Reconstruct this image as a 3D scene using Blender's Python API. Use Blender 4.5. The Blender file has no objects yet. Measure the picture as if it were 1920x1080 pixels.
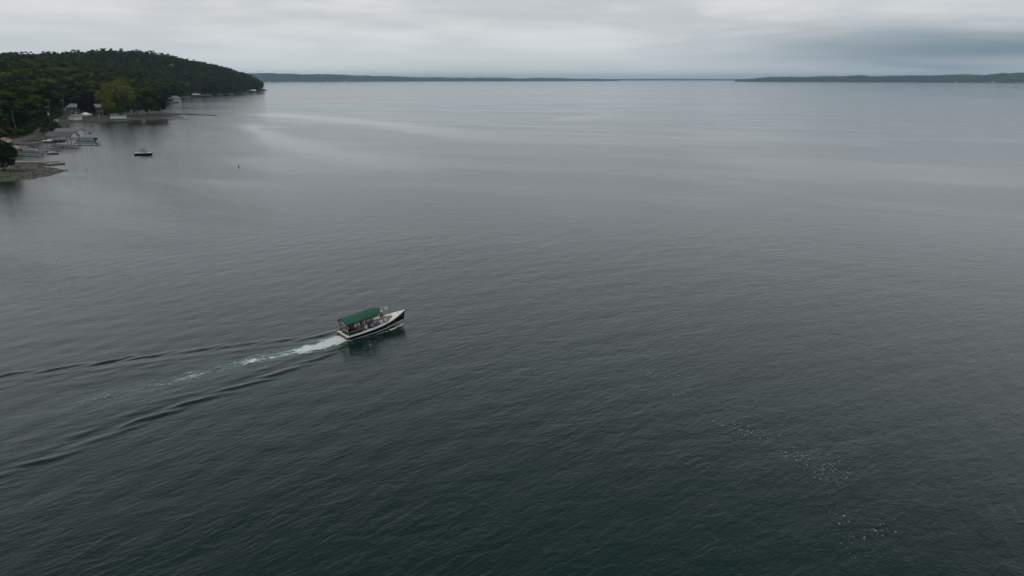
import bpy, bmesh, math, random
import numpy as np
from mathutils import Vector, Matrix

R = math.radians
random.seed(7)
rng = np.random.default_rng(11)
scene = bpy.context.scene
C = scene.collection

# ------------------------------------------------------------------ camera
FPX = 1321.0                                   # focal length in pixels of the 1920 wide photograph
PITCH = math.atan((540 - 149) / FPX)
CAM_H = 28.0
cd = bpy.data.cameras.new('camera')
cam = bpy.data.objects.new('camera', cd)
C.objects.link(cam)
cam.location = (0, 0, CAM_H)
cam.rotation_euler = (math.pi / 2 - PITCH, 0, 0)
cd.sensor_width = 36
cd.lens = 36 * FPX / 1920
cd.clip_start = 0.5
cd.clip_end = 60000
scene.camera = cam

# ------------------------------------------------------------------ world
SUN_EL, SUN_AZ = R(76), R(215)                 # azimuth clockwise from +Y
w = bpy.data.worlds.new('World')
scene.world = w
w.use_nodes = True
nt = w.node_tree
nt.nodes.clear()


class NT:
    """tiny helper to write node graphs"""
    def __init__(self, tree):
        self.t = tree

    def n(self, kind, _in=None, **props):
        nd = self.t.nodes.new(kind)
        for k, v in props.items():
            setattr(nd, k, v)
        for k, v in (_in or {}).items():
            s = nd.inputs[k]
            if hasattr(v, 'is_output'):
                self.t.links.new(v, s)
            else:
                s.default_value = v
        return nd

    def m(self, op, a, b=None, c=None, clamp=False):
        nd = self.t.nodes.new('ShaderNodeMath')
        nd.operation = op
        nd.use_clamp = clamp
        for i, v in enumerate((a, b, c)):
            if v is None:
                continue
            if hasattr(v, 'is_output'):
                self.t.links.new(v, nd.inputs[i])
            else:
                nd.inputs[i].default_value = v
        return nd.outputs[0]

    def ss(self, v, lo, hi):
        nd = self.t.nodes.new('ShaderNodeMapRange')
        nd.interpolation_type = 'SMOOTHSTEP'
        self.t.links.new(v, nd.inputs['Value'])
        nd.inputs['From Min'].default_value = lo
        nd.inputs['From Max'].default_value = hi
        return nd.outputs['Result']

    def mix(self, f, a, b):
        nd = self.t.nodes.new('ShaderNodeMix')
        nd.data_type = 'RGBA'
        for i, v in ((0, f), (6, a), (7, b)):
            if hasattr(v, 'is_output'):
                self.t.links.new(v, nd.inputs[i])
            else:
                nd.inputs[i].default_value = v if i == 0 else (*v, 1)
        return nd.outputs[2]

    def noise(self, vec, scale, detail=4, rough=.55, dist=0.):
        nd = self.n('ShaderNodeTexNoise', {'Vector': vec, 'Scale': scale, 'Detail': detail, 'Roughness': rough, 'Distortion': dist})
        return nd.outputs['Fac']


g = NT(nt)
tc = g.n('ShaderNodeTexCoord')
sep = g.n('ShaderNodeSeparateXYZ', {0: tc.outputs['Generated']})
dx, dy, dz = sep.outputs
az = g.m('ARCTAN2', dx, dy)
el = g.m('ARCSINE', dz)
# stratus sheets: long thin streaks near the horizon, softer higher up
els = g.m('MULTIPLY', g.m('POWER', g.m('ABSOLUTE', el), 0.75), 11.0)
cv = g.n('ShaderNodeCombineXYZ', {0: g.m('MULTIPLY', dx, 2.2), 1: g.m('MULTIPLY', dy, 2.2), 2: els}).outputs[0]
n1 = g.noise(cv, 1.25, 5, .52, .35)
n2 = g.noise(cv, 4.2, 4, .5, .2)
nn = g.m('ADD', g.m('MULTIPLY', n1, .75), g.m('MULTIPLY', n2, .25))
cloud = g.mix(g.ss(nn, .36, .64), (.555, .577, .598), (.750, .764, .776))
# low clear-ish strip over the far end of the lake: paler, bluer
strip = g.m('MULTIPLY', g.ss(el, .085, .012), .62)
cloud = g.mix(strip, cloud, (.640, .704, .724))
# unseen upper sky: paler band, then darkened overhead to tone the water reflections
cloud = g.mix(g.m('MULTIPLY', g.ss(el, .08, .16), .6), cloud, (.690, .722, .775))
cloud = g.mix(g.ss(el, .30, .78), cloud, (.145, .190, .200))
# bank of rain cloud over the right hand shore, running on out of the frame
wob = g.m('MULTIPLY', g.m('SUBTRACT', n1, .5), .05)
elw = g.m('ADD', el, wob)
bank = g.m('MULTIPLY', g.ss(az, .10, .58), g.ss(az, 2.6, 1.9))
bank = g.m('MULTIPLY', bank, g.ss(elw, .074, .030))
bank = g.m('MULTIPLY', bank, g.m('ADD', .45, g.m('MULTIPLY', g.ss(elw, .008, .028), .55)))
cloud = g.mix(g.m('MULTIPLY', bank, .95, clamp=True), cloud, (.175, .250, .310))
sky = g.n('ShaderNodeTexSky', sky_type='NISHITA', sun_disc=False, sun_elevation=SUN_EL, sun_rotation=SUN_AZ)
cl10 = g.n('ShaderNodeVectorMath', {0: cloud, 1: (10, 10, 10)}, operation='MULTIPLY').outputs[0]
col = g.mix(.95, sky.outputs[0], (0, 0, 0))
mixn = col.node
nt.links.new(cl10, mixn.inputs[7])
bg = g.n('ShaderNodeBackground', {'Color': col, 'Strength': .1})
wo = g.n('ShaderNodeOutputWorld', {'Surface': bg.outputs[0]})

# ------------------------------------------------------------------ sun behind the overcast
sd_ = bpy.data.lights.new('sun', 'SUN')
sd_.energy = 1.4
sd_.angle = R(40)
sd_.color = (1, .97, .92)
sun = bpy.data.objects.new('sun', sd_)
C.objects.link(sun)
sdir = Vector((math.sin(SUN_AZ) * math.cos(SUN_EL), math.cos(SUN_AZ) * math.cos(SUN_EL), math.sin(SUN_EL)))
sun.rotation_euler = (-sdir).to_track_quat('-Z', 'Y').to_euler()
sun.location = (0, 0, 300)

vs = scene.view_settings
vs.view_transform = 'Standard'
vs.look = 'None'
vs.exposure = 0
vs.gamma = 1
vs.use_curve_mapping = False
scene.cycles.max_bounces = 6
scene.cycles.volume_bounces = 1
scene.cycles.transparent_max_bounces = 12
scene.cycles.caustics_reflective = False
scene.cycles.caustics_refractive = False


# ------------------------------------------------------------------ helpers
def at(px, py, z=0.0):
    """world point on the level z seen at a pixel of the 1920x1080 photograph"""
    a = px - 960
    b = 540 - py
    Y = FPX * math.cos(PITCH) + b * math.sin(PITCH)
    Z = -FPX * math.sin(PITCH) + b * math.cos(PITCH)
    t = (z - CAM_H) / Z
    return Vector((a * t, Y * t, z))


def mpp(p):
    """metres per photograph pixel at a world point"""
    return (p.y * math.cos(PITCH) + (CAM_H - p.z) * math.sin(PITCH)) / FPX


def project(x, y, z):
    d = y * math.cos(PITCH) + (CAM_H - z) * math.sin(PITCH)
    v = y * math.sin(PITCH) - (CAM_H - z) * math.cos(PITCH)
    return 960 + FPX * x / d, 540 - FPX * v / d


def mat(name, color, rough=.6, noise=0., nscale=2., metal=0., spec=.5, bump=0., tint=None):
    m = bpy.data.materials.new(name)
    m.use_nodes = True
    g = NT(m.node_tree)
    b = m.node_tree.nodes['Principled BSDF']
    b.inputs['Roughness'].default_value = rough
    b.inputs['Metallic'].default_value = metal
    b.inputs['Specular IOR Level'].default_value = spec
    tcn = g.n('ShaderNodeTexCoord')
    fac = g.noise(tcn.outputs['Object'], nscale, 5, .6)
    lo = tuple(c * (1 - noise) for c in color)
    hi = tuple(min(1, c * (1 + noise)) for c in (tint or color))
    out = g.mix(g.ss(fac, .3, .7), lo, hi)
    m.node_tree.links.new(out, b.inputs['Base Color'])
    if bump:
        bn = g.n('ShaderNodeBump', {'Height': fac, 'Strength': .6, 'Distance': bump})
        m.node_tree.links.new(bn.outputs[0], b.inputs['Normal'])
    return m


def tag(o, label=None, cat=None, group=None, kind=None):
    if label:
        o['label'] = label
    if cat:
        o['category'] = cat
    if group:
        o['group'] = group
    if kind:
        o['kind'] = kind
    return o


def empty(name, loc=(0, 0, 0), rz=0., label=None, cat=None, group=None):
    o = bpy.data.objects.new(name, None)
    C.objects.link(o)
    o.location = loc
    o.rotation_euler = (0, 0, rz)
    o.empty_display_size = .3
    return tag(o, label, cat, group)


def link(name, me, parent=None, loc=None):
    o = bpy.data.objects.new(name, me)
    C.objects.link(o)
    if parent:
        o.parent = parent
    if loc is not None:
        o.location = loc
    return o


def np_mesh(name, V, F, smooth=False, mats=()):
    V = np.asarray(V, dtype=np.float32)
    F = np.asarray(F, dtype=np.int32)
    me = bpy.data.meshes.new(name)
    k = F.shape[1]
    me.vertices.add(len(V))
    me.vertices.foreach_set('co', V.ravel())
    me.loops.add(F.size)
    me.loops.foreach_set('vertex_index', F.ravel())
    me.polygons.add(len(F))
    me.polygons.foreach_set('loop_start', np.arange(0, F.size, k, dtype=np.int32))
    me.polygons.foreach_set('use_smooth', np.full(len(F), smooth))
    for m in mats:
        me.materials.append(m)
    me.update(calc_edges=True)
    me.validate()
    return me


def point_color(me, name, rgb):
    a = me.color_attributes.new(name, 'FLOAT_COLOR', 'POINT')
    col = np.ones((len(me.vertices), 4), dtype=np.float32)
    col[:, :3] = rgb
    a.data.foreach_set('color', col.ravel())


class MB:
    """collects solids; build() links them as ONE mesh object"""
    def __init__(self):
        self.v = []
        self.f = []

    def add(self, vs_, fs_):
        k = len(self.v)
        self.v += [tuple(p) for p in vs_]
        self.f += [tuple(i + k for i in f) for f in fs_]
        return self

    def box(self, c, s, rz=0., rx=0., ry=0.):
        M = Matrix.Translation(c) @ Matrix.Rotation(rz, 4, 'Z') @ Matrix.Rotation(ry, 4, 'Y') @ Matrix.Rotation(rx, 4, 'X')
        p = [M @ Vector((sx * s[0] / 2, sy * s[1] / 2, sz * s[2] / 2)) for sx in (-1, 1) for sy in (-1, 1) for sz in (-1, 1)]
        return self.add(p, [(0, 1, 3, 2), (4, 6, 7, 5), (0, 4, 5, 1), (2, 3, 7, 6), (0, 2, 6, 4), (1, 5, 7, 3)])

    def bar(self, a, b, r0, r1=None, n=8):
        a, b = Vector(a), Vector(b)
        r1 = r0 if r1 is None else r1
        q = (b - a).to_track_quat('Z', 'Y')
        vs_ = []
        for c, r in ((a, r0), (b, r1)):
            for i in range(n):
                t = 2 * math.pi * i / n
                vs_.append(c + q @ Vector((r * math.cos(t), r * math.sin(t), 0)))
        fs_ = [(i, (i + 1) % n, n + (i + 1) % n, n + i) for i in range(n)]
        fs_ += [tuple(range(n - 1, -1, -1)), tuple(range(n, 2 * n))]
        return self.add(vs_, fs_)

    def path(self, pts, r, n=6):
        for a, b in zip(pts[:-1], pts[1:]):
            self.bar(a, b, r, r, n)
        return self

    def ball(self, c, s, nu=10, nv=7, zmin=-1.):
        c = Vector(c)
        vs_, fs_ = [], []
        for j in range(nv + 1):
            ph = -math.pi / 2 + math.pi * j / nv
            for i in range(nu):
                t = 2 * math.pi * i / nu
                vs_.append(c + Vector((s[0] * math.cos(ph) * math.cos(t), s[1] * math.cos(ph) * math.sin(t), s[2] * max(zmin, math.sin(ph)))))
        for j in range(nv):
            for i in range(nu):
                fs_.append((j * nu + i, j * nu + (i + 1) % nu, (j + 1) * nu + (i + 1) % nu, (j + 1) * nu + i))
        return self.add(vs_, fs_)

    def prism(self, poly, z0, z1):
        n = len(poly)
        vs_ = [(p[0], p[1], z0) for p in poly] + [(p[0], p[1], z1) for p in poly]
        fs_ = [(i, (i + 1) % n, n + (i + 1) % n, n + i) for i in range(n)]
        fs_ += [tuple(range(n - 1, -1, -1)), tuple(range(n, 2 * n))]
        return self.add(vs_, fs_)

    def grid(self, rows, close=False):
        """rows: list of equally long lists of points"""
        n = len(rows[0])
        vs_ = [p for r in rows for p in r]
        fs_ = [(j * n + i, j * n + i + 1, (j + 1) * n + i + 1, (j + 1) * n + i) for j in range(len(rows) - 1) for i in range(n - 1)]
        return self.add(vs_, fs_)

    def sheet(self, rows, th):
        """a grid with thickness (downward)"""
        self.grid(rows)
        self.grid([[(p[0], p[1], p[2] - th) for p in r][::-1] for r in rows])
        rim = [p for p in rows[0]] + [r[-1] for r in rows[1:]] + rows[-1][-2::-1] + [r[0] for r in rows[-2:0:-1]]
        n = len(rim)
        self.add(rim + [(p[0], p[1], p[2] - th) for p in rim], [(i, n + i, n + (i + 1) % n, (i + 1) % n) for i in range(n)])
        return self

    def mesh(self, name, material, smooth=False):
        me = bpy.data.meshes.new(name)
        me.from_pydata(self.v, [], self.f)
        bm = bmesh.new()
        bm.from_mesh(me)
        bmesh.ops.remove_doubles(bm, verts=bm.verts, dist=1e-5)
        bmesh.ops.recalc_face_normals(bm, faces=bm.faces)
        bm.to_mesh(me)
        bm.free()
        if smooth:
            me.polygons.foreach_set('use_smooth', [True] * len(me.polygons))
        me.materials.append(material)
        me.update()
        return me

    def build(self, name, material, parent=None, smooth=False):
        o = link(name, self.mesh(name, material, smooth), parent)
        if smooth:
            try:
                o.data.set_sharp_from_angle(angle=R(40))
            except Exception:
                pass
        return o


M = {}
M['white'] = mat('white_paint', (.72, .72, .70), .5, .06, 3)
M['offwhite'] = mat('weathered_white', (.55, .54, .50), .6, .14, 1.2)
M['cream'] = mat('cream_gelcoat', (.75, .69, .63), .35, .05, 4)
M['tan'] = mat('tan_vinyl', (.52, .45, .37), .6, .08, 3)
M['hull_green'] = mat('hull_black_green', (.008, .016, .014), .22, .25, 3)
M['black'] = mat('black_plastic', (.012, .012, .014), .45, .2, 4)
M['navy'] = mat('navy_fabric', (.020, .024, .045), .8, .2, 6)
M['steel'] = mat('brushed_steel', (.45, .46, .47), .35, .1, 8, metal=.8)
M['galv'] = mat('galvanised', (.34, .35, .36), .5, .15, 5, metal=.4)
M['wood'] = mat('weathered_wood', (.135, .112, .088), .8, .25, 1.5)
M['wood_red'] = mat('red_brown_wood', (.20, .115, .075), .8, .25, 1.5)
M['pole'] = mat('pole_wood', (.15, .125, .10), .85, .2, 1.)
M['concrete'] = mat('concrete', (.21, .195, .17), .85, .18, .7)
M['slate'] = mat('slate_shingle', (.075, .075, .085), .8, .18, 1.)
M['shingle'] = mat('grey_shingle', (.15, .155, .15), .85, .18, 1.)
M['shedroof'] = mat('shed_roof_green', (.13, .155, .15), .8, .15, 1.)
M['bluegrey'] = mat('blue_grey_siding', (.125, .155, .18), .7, .08, 2.)
M['glass'] = mat('window_glass', (.03, .035, .04), .08, .1, 2., spec=.8)
M['pinkwhite'] = mat('warm_white_siding', (.80, .75, .71), .7, .06, 2.)
M['cabinet'] = mat('pale_teal_metal', (.28, .45, .47), .5, .06, 3.)
M['redroof'] = mat('faded_red', (.26, .095, .085), .75, .15, 2.)
M['blue'] = mat('blue_tarp', (.035, .12, .27), .5, .15, 2.)
M['navytarp'] = mat('blue_grey_cover', (.055, .075, .15), .6, .2, 2.)
M['aqua'] = mat('aqua_gelcoat', (.32, .48, .45), .4, .1, 2.)
M['red'] = mat('red_plastic', (.36, .035, .025), .45, .1, 4.)
M['orange'] = mat('orange_plastic', (.45, .095, .035), .5, .1, 4.)
M['flag'] = mat('flag_cloth', (.66, .66, .50), .8, .1, 9.)
M['rubber'] = mat('tyre_rubber', (.02, .02, .02), .8, .1, 4.)
M['stone'] = mat('seawall_stone', (.12, .11, .10), .9, .35, .8, bump=.2)
M['asphalt'] = mat('old_asphalt', (.060, .058, .058), .9, .2, .6)


def canvas_mat():
    m = bpy.data.materials.new('green_canvas')
    m.use_nodes = True
    g = NT(m.node_tree)
    b = m.node_tree.nodes['Principled BSDF']
    o = g.n('ShaderNodeTexCoord').outputs['Object']
    base = g.mix(g.noise(o, 2., 4), (.004, .055, .032), (.009, .088, .054))
    spots = g.n('ShaderNodeTexVoronoi', {'Vector': o, 'Scale': 2.6}).outputs['Distance']
    sp = g.m('MULTIPLY', g.ss(spots, .16, .07), g.ss(g.noise(o, 1.3, 2), .45, .6))
    m.node_tree.links.new(g.mix(g.m('MULTIPLY', sp, .7), base, (.42, .50, .46)), b.inputs['Base Color'])
    b.inputs['Roughness'].default_value = .75
    return m


M['canvas'] = canvas_mat()


def vinyl_mat():
    m = bpy.data.materials.new('clear_vinyl')
    m.use_nodes = True
    g = NT(m.node_tree)
    t = m.node_tree
    out = t.nodes['Material Output']
    gl = g.n('ShaderNodeBsdfGlossy', {'Color': (.8, .8, .8, 1), 'Roughness': .18})
    tr = g.n('ShaderNodeBsdfTransparent', {'Color': (.74, .75, .74, 1)})
    fr = g.n('ShaderNodeFresnel', {'IOR': 1.4})
    mx = g.n('ShaderNodeMixShader', {0: fr.outputs[0], 1: tr.outputs[0], 2: gl.outputs[0]})
    t.links.new(mx.outputs[0], out.inputs[0])
    return m


M['vinyl'] = vinyl_mat()


# ------------------------------------------------------------------ land forms
def signed_distance(poly, X, Y):
    """positive inside the polygon"""
    P = np.asarray(poly, dtype=float)
    Q = np.roll(P, -1, axis=0)
    best = np.full(X.shape, 1e12)
    inside = np.zeros(X.shape, dtype=bool)
    for (x0, y0), (x1, y1) in zip(P, Q):
        ex, ey = x1 - x0, y1 - y0
        t = np.clip(((X - x0) * ex + (Y - y0) * ey) / (ex * ex + ey * ey + 1e-9), 0, 1)
        best = np.minimum(best, (X - x0 - t * ex) ** 2 + (Y - y0 - t * ey) ** 2)
        c = (y0 > Y) != (y1 > Y)
        xi = x0 + (Y - y0) * ex / (ey if abs(ey) > 1e-9 else 1e-9)
        inside ^= c & (X < xi)
    return np.where(inside, 1, -1) * np.sqrt(best)


shore_px = [(-260, 366), (-120, 352), (0, 341), (60, 335.5), (95, 329), (110, 324), (127, 319.5), (112, 317), (95, 314.5), (80, 311.5),
            (76, 307.5), (60, 305), (36, 303), (24, 298), (20, 290), (26, 282), (42, 274), (62, 269), (90, 265), (104, 257), (116, 248), (122, 240), (129, 235.5),
            (128, 231.5), (150, 229), (185, 227.3), (215, 226), (260, 224.3), (300, 222), (325, 219.5), (340, 217.8), (330, 215.6), (312, 212.5), (296, 209), (292, 203),
            (302, 195), (318, 190), (336, 186), (348, 181), (375, 177.6), (420, 175.4), (455, 173.4), (487, 170.6)]
SHORE = [tuple(at(*p)[:2]) for p in shore_px] + [(-655, 1960), (-760, 2200), (-1500, 2700), (-3000, 2800), (-3000, 140)]
foot_px = [(-240, 330), (-80, 292), (-10, 262), (28, 254), (45, 248), (63, 238), (72, 230.5), (92, 226), (112, 219), (124, 211.5), (160, 208.5), (200, 207.5), (240, 206.5), (268, 205), (282, 201), (292, 195.5),
           (312, 189.2), (334, 185.2), (346, 180.3), (375, 176.9), (420, 174.9), (455, 173), (484, 170.4)]
FOOT = [tuple(at(p[0], p[1], 2)[:2]) for p in foot_px] + [(-660, 1950), (-780, 2180), (-1500, 2650), (-2950, 2750), (-2950, 150)]


def terr(X, Y):
    X = np.asarray(X, dtype=float)
    Y = np.asarray(Y, dtype=float)
    d = signed_distance(SHORE, X, Y)
    df = signed_distance(FOOT, X, Y)
    s = np.clip((Y - 245) / 45, 0, 1)
    low = .34 + .66 * s * s * (3 - 2 * s)
    z = np.where(d > 0, low * (.7 * (1 - np.exp(-np.maximum(d, 0) / 1.6)) + 1.5 * (1 - np.exp(-np.maximum(d, 0) / 14))), np.maximum(d * .25, -2.0))
    Hm = 14 + 34 * np.clip((Y - 420) / 560, 0, 1) + 34 * np.exp(-((X + 690) / 80) ** 2 - ((Y - 1400) / 230) ** 2) + 14 * np.clip((Y - 1500) / 250, 0, 1)
    fall = np.clip((df - 120) / 330, 0, 1)
    hill = np.where(df > 0, Hm * (1 - np.exp(-np.maximum(df, 0) / 105)) * (1 - .42 * fall * fall * (3 - 2 * fall)), 0)
    lump = .12 * np.sin(X * .9 + Y * .5) * np.sin(Y * .7 - X * .3) + .3 * np.sin(X * .13 + 2) * np.sin(Y * .11)
    return z + hill + np.where(d > 3, lump, 0)


def ground(px, py):
    p = at(px, py, 1.)
    for _ in range(12):
        z = float(terr(np.array([p.x]), np.array([p.y]))[0])
        p = at(px, py, max(z, 0) * .6 + p.z * .4)
    p.z = max(float(terr(np.array([p.x]), np.array([p.y]))[0]), 0)
    return p


def grow(a, b, step, ratio):
    out = [a]
    s = step
    sg = 1 if b > a else -1
    while (b - out[-1]) * sg > s:
        out.append(out[-1] + sg * s)
        s *= ratio
    out[-1] = b
    return out


gx = np.array(sorted(set(grow(-360, -3000, 1.7, 1.045) + list(np.arange(-360, -118, 1.7)))))
gy = np.array(sorted(set(list(np.arange(175, 600, 1.9)) + grow(600, 2800, 2., 1.02))))
GX, GY = np.meshgrid(gx, gy)
GZ = terr(GX, GY)
nx, ny = len(gx), len(gy)
idx = np.arange(nx * ny).reshape(ny, nx)
quads = np.stack([idx[:-1, :-1], idx[:-1, 1:], idx[1:, 1:], idx[1:, :-1]], -1).reshape(-1, 4)
zq = GZ.ravel()[quads]
quads = quads[(zq.max(1) > -1.9)]


def terrain_mat():
    m = bpy.data.materials.new('lake_shore_ground')
    m.use_nodes = True
    g = NT(m.node_tree)
    b = m.node_tree.nodes['Principled BSDF']
    o = g.n('ShaderNodeTexCoord').outputs['Object']
    z = g.n('ShaderNodeSeparateXYZ', {0: o}).outputs[2]
    gravel = g.mix(g.noise(o, 1.6, 6, .7), (.036, .032, .028), (.082, .074, .065))
    gravel = g.mix(g.ss(g.noise(o, .11, 3), .52, .62), gravel, (.060, .048, .040))
    grass = g.mix(g.noise(o, .5, 6, .7), (.014, .025, .007), (.036, .048, .015))
    dirt = g.mix(g.noise(o, .8, 4), (.026, .022, .017), (.048, .041, .031))
    grass = g.mix(g.ss(g.noise(o, .07, 4), .36, .58), grass, dirt)
    zz = g.m('ADD', z, g.m('MULTIPLY', g.m('SUBTRACT', g.noise(o, .22, 4), .5), 1.0))
    soil = g.mix(g.ss(zz, .50, .72), gravel, grass)
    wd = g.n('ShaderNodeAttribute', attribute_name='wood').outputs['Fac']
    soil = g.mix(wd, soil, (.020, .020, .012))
    gp_ = g.n('ShaderNodeAttribute', attribute_name='grass').outputs['Fac']
    gm = g.ss(g.m('ADD', gp_, g.m('MULTIPLY', g.m('SUBTRACT', g.noise(o, .5, 4), .5), .9)), .45, .65)
    soil = g.mix(gm, soil, g.mix(g.noise(o, .9, 5, .7), (.022, .038, .009), (.060, .072, .020)))
    rw_ = g.n('ShaderNodeAttribute', attribute_name='weeds').outputs['Fac']
    rm_ = g.ss(g.m('ADD', rw_, g.m('MULTIPLY', g.m('SUBTRACT', g.noise(o, .8, 4), .5), 1.1)), .45, .7)
    soil = g.mix(rm_, soil, (.115, .050, .032))
    wet = g.ss(z, .22, .02)
    soil = g.mix(g.m('MULTIPLY', wet, .6), soil, (.03, .028, .024))
    m.node_tree.links.new(soil, b.inputs['Base Color'])
    b.inputs['Roughness'].default_value = .9
    bn = g.n('ShaderNodeBump', {'Height': g.noise(o, 2.2, 5, .7), 'Strength': .8, 'Distance': .15})
    m.node_tree.links.new(bn.outputs[0], b.inputs['Normal'])
    return m


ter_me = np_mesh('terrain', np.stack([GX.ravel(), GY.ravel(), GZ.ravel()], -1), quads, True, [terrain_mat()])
aw = ter_me.attributes.new('wood', 'FLOAT', 'POINT')
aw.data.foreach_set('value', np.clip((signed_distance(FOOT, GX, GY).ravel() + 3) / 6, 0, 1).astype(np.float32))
for nm_, px_ in (('grass', [(-120, 345), (-60, 324), (8, 324), (30, 326), (44, 329), (36, 334), (0, 338.5)]), ('weeds', [(62, 330.5), (70, 326.5), (86, 326), (84, 329), (66, 332)])):
    ag = ter_me.attributes.new(nm_, 'FLOAT', 'POINT')
    ag.data.foreach_set('value', np.clip(signed_distance([tuple(at(q[0], q[1], .4)[:2]) for q in px_], GX, GY).ravel() / 5 + .5, 0, 1).astype(np.float32))
terrain = tag(link('terrain', ter_me), kind='structure')


# far hills on both sides of the lake: strips of wooded land with real depth
def far_hill_mat(name, seed):
    m = bpy.data.materials.new(name)
    m.use_nodes = True
    g = NT(m.node_tree)
    b = m.node_tree.nodes['Principled BSDF']
    o = g.n('ShaderNodeTexCoord').outputs['Object']
    wood = g.mix(g.ss(g.noise(o, .018, 6, .75), .35, .65), (.018, .030, .012), (.055, .080, .028))
    field = g.mix(g.noise(o, .004, 2), (.10, .13, .045), (.14, .14, .07))
    fm = g.m('MULTIPLY', g.ss(g.noise(o, .0022, 3, .5), .56, .62), g.ss(g.n('ShaderNodeSeparateXYZ', {0: o}).outputs[2], 30, 60))
    m.node_tree.links.new(g.mix(fm, wood, field), b.inputs['Base Color'])
    b.inputs['Roughness'].default_value = 1
    b.inputs['Specular IOR Level'].default_value = .1
    bn = g.n('ShaderNodeBump', {'Height': g.noise(o, .03, 4, .7), 'Strength': 1, 'Distance': 14})
    m.node_tree.links.new(bn.outputs[0], b.inputs['Normal'])
    return m


def far_hill(name, prof, seed):
    """prof: (pixel x, distance Y of the water line, crest height) along the shore"""
    r = np.random.default_rng(seed)
    prof = np.array(prof, dtype=float)
    n = 420
    pxs = np.linspace(prof[0, 0], prof[-1, 0], n)
    D = np.interp(pxs, prof[:, 0], prof[:, 1])
    Hc = np.interp(pxs, prof[:, 0], prof[:, 2])
    k = 36
    rows = []
    for j in range(k):
        t = j / (k - 1)
        up = min(1, t / .55)
        hgt = np.where(t == 0, -1, 14 * min(1, t * 30) + (Hc - 14) * (up * up * (3 - 2 * up)))
        bumps = r.normal(0, 1, n) * (3.0 if t > 0 else 0)
        slow = np.interp(np.arange(n), np.arange(0, n + 18, 18), np.random.default_rng(seed + 50 + j // 12).normal(0, 1, len(np.arange(0, n + 18, 18)))) * (7.0 if seed != 4 else 3.0) * (up if t > 0 else 0)
        depth = D + t * D * .19
        x = (pxs - 960) / (FPX * math.cos(PITCH)) * depth * (.999 + .0005 * r.normal(0, 1, n))
        if t > .8:
            hgt = hgt * (1 - (t - .8) * 1.5)
        rows.append(np.stack([x, depth, np.maximum(hgt + bumps + slow, -1)], -1))
    V = np.concatenate(rows)
    idx = np.arange(k * n).reshape(k, n)
    F = np.stack([idx[:-1, :-1], idx[:-1, 1:], idx[1:, 1:], idx[1:, :-1]], -1).reshape(-1, 4)
    me = np_mesh(name, V, F, True, [far_hill_mat(name + '_woods', seed)])
    return tag(link(name, me), kind='structure')


far_hill('far_hills_across_lake', [(380, 9000, 118), (455, 9000, 122), (500, 9200, 112), (580, 9600, 98), (650, 10200, 96), (700, 10600, 72), (760, 11000, 70), (860, 11800, 56), (960, 12600, 52), (1050, 13200, 46), (1110, 13800, 34), (1145, 14200, 20)], 3)
far_hill('low_hills_at_lake_end', [(1090, 21600, 30), (1150, 21400, 44), (1230, 21200, 46), (1330, 21000, 42), (1420, 20600, 38), (1500, 20400, 30)], 4)
far_hill('far_hills_along_right_shore', [(1345, 9800, 20), (1375, 9400, 34), (1410, 9000, 48), (1480, 8600, 54), (1560, 8100, 60), (1640, 7700, 66), (1720, 7300, 74), (1800, 7000, 82), (1920, 6600, 96), (2060, 6200, 108)], 5)

# ------------------------------------------------------------------ water
BOAT_A = Vector((-19.14, 74.54, 0))            # middle of the transom
BOAT_RZ = R(39.5)
BOAT_L = 8.15
fwd = Vector((math.cos(BOAT_RZ), math.sin(BOAT_RZ), 0))


def arm(px_pts):
    return np.array([tuple(at(*p)[:2]) for p in px_pts])


ARM_FAR = arm([(724, 603), (660, 616), (600, 630), (510, 640), (420, 650), (330, 661), (250, 671), (180, 682), (90, 693), (0, 704), (-120, 717), (-300, 738)])
ARM_NEAR = arm([(752, 612), (700, 634), (640, 652), (590, 673), (520, 700), (430, 731), (330, 766), (265, 790), (200, 817), (100, 858), (0, 889), (-150, 945), (-300, 1000)])
MID = arm([(648, 634), (600, 649), (540, 664), (440, 686), (345, 707), (240, 735), (150, 757), (40, 788), (-100, 830)])


def along(poly, X, Y):
    """(arc length, signed offset) of points relative to a polyline"""
    S = np.zeros(X.shape)
    N = np.full(X.shape, 1e9)
    acc = 0.
    for (x0, y0), (x1, y1) in zip(poly[:-1], poly[1:]):
        ex, ey = x1 - x0, y1 - y0
        L = math.hypot(ex, ey)
        t = np.clip(((X - x0) * ex + (Y - y0) * ey) / (L * L), 0, 1)
        rx, ry = X - x0 - t * ex, Y - y0 - t * ey
        d = np.hypot(rx, ry)
        sgn = np.sign(ex * ry - ey * rx)
        upd = d < np.abs(N)
        N = np.where(upd, d * np.where(sgn == 0, 1, sgn), N)
        S = np.where(upd, acc + t * L, S)
        acc += L
    return S, N


def vnoise(X, Y, seed):
    """smooth value noise"""
    r = np.random.default_rng(seed)
    T = r.random((256, 256))
    xi = np.floor(X).astype(int)
    yi = np.floor(Y).astype(int)
    fx = X - xi
    fy = Y - yi
    fx = fx * fx * (3 - 2 * fx)
    fy = fy * fy * (3 - 2 * fy)
    a = T[xi % 256, yi % 256]
    b = T[(xi + 1) % 256, yi % 256]
    c = T[xi % 256, (yi + 1) % 256]
    d = T[(xi + 1) % 256, (yi + 1) % 256]
    return (a * (1 - fx) + b * fx) * (1 - fy) + (c * (1 - fx) + d * fx) * fy


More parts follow.
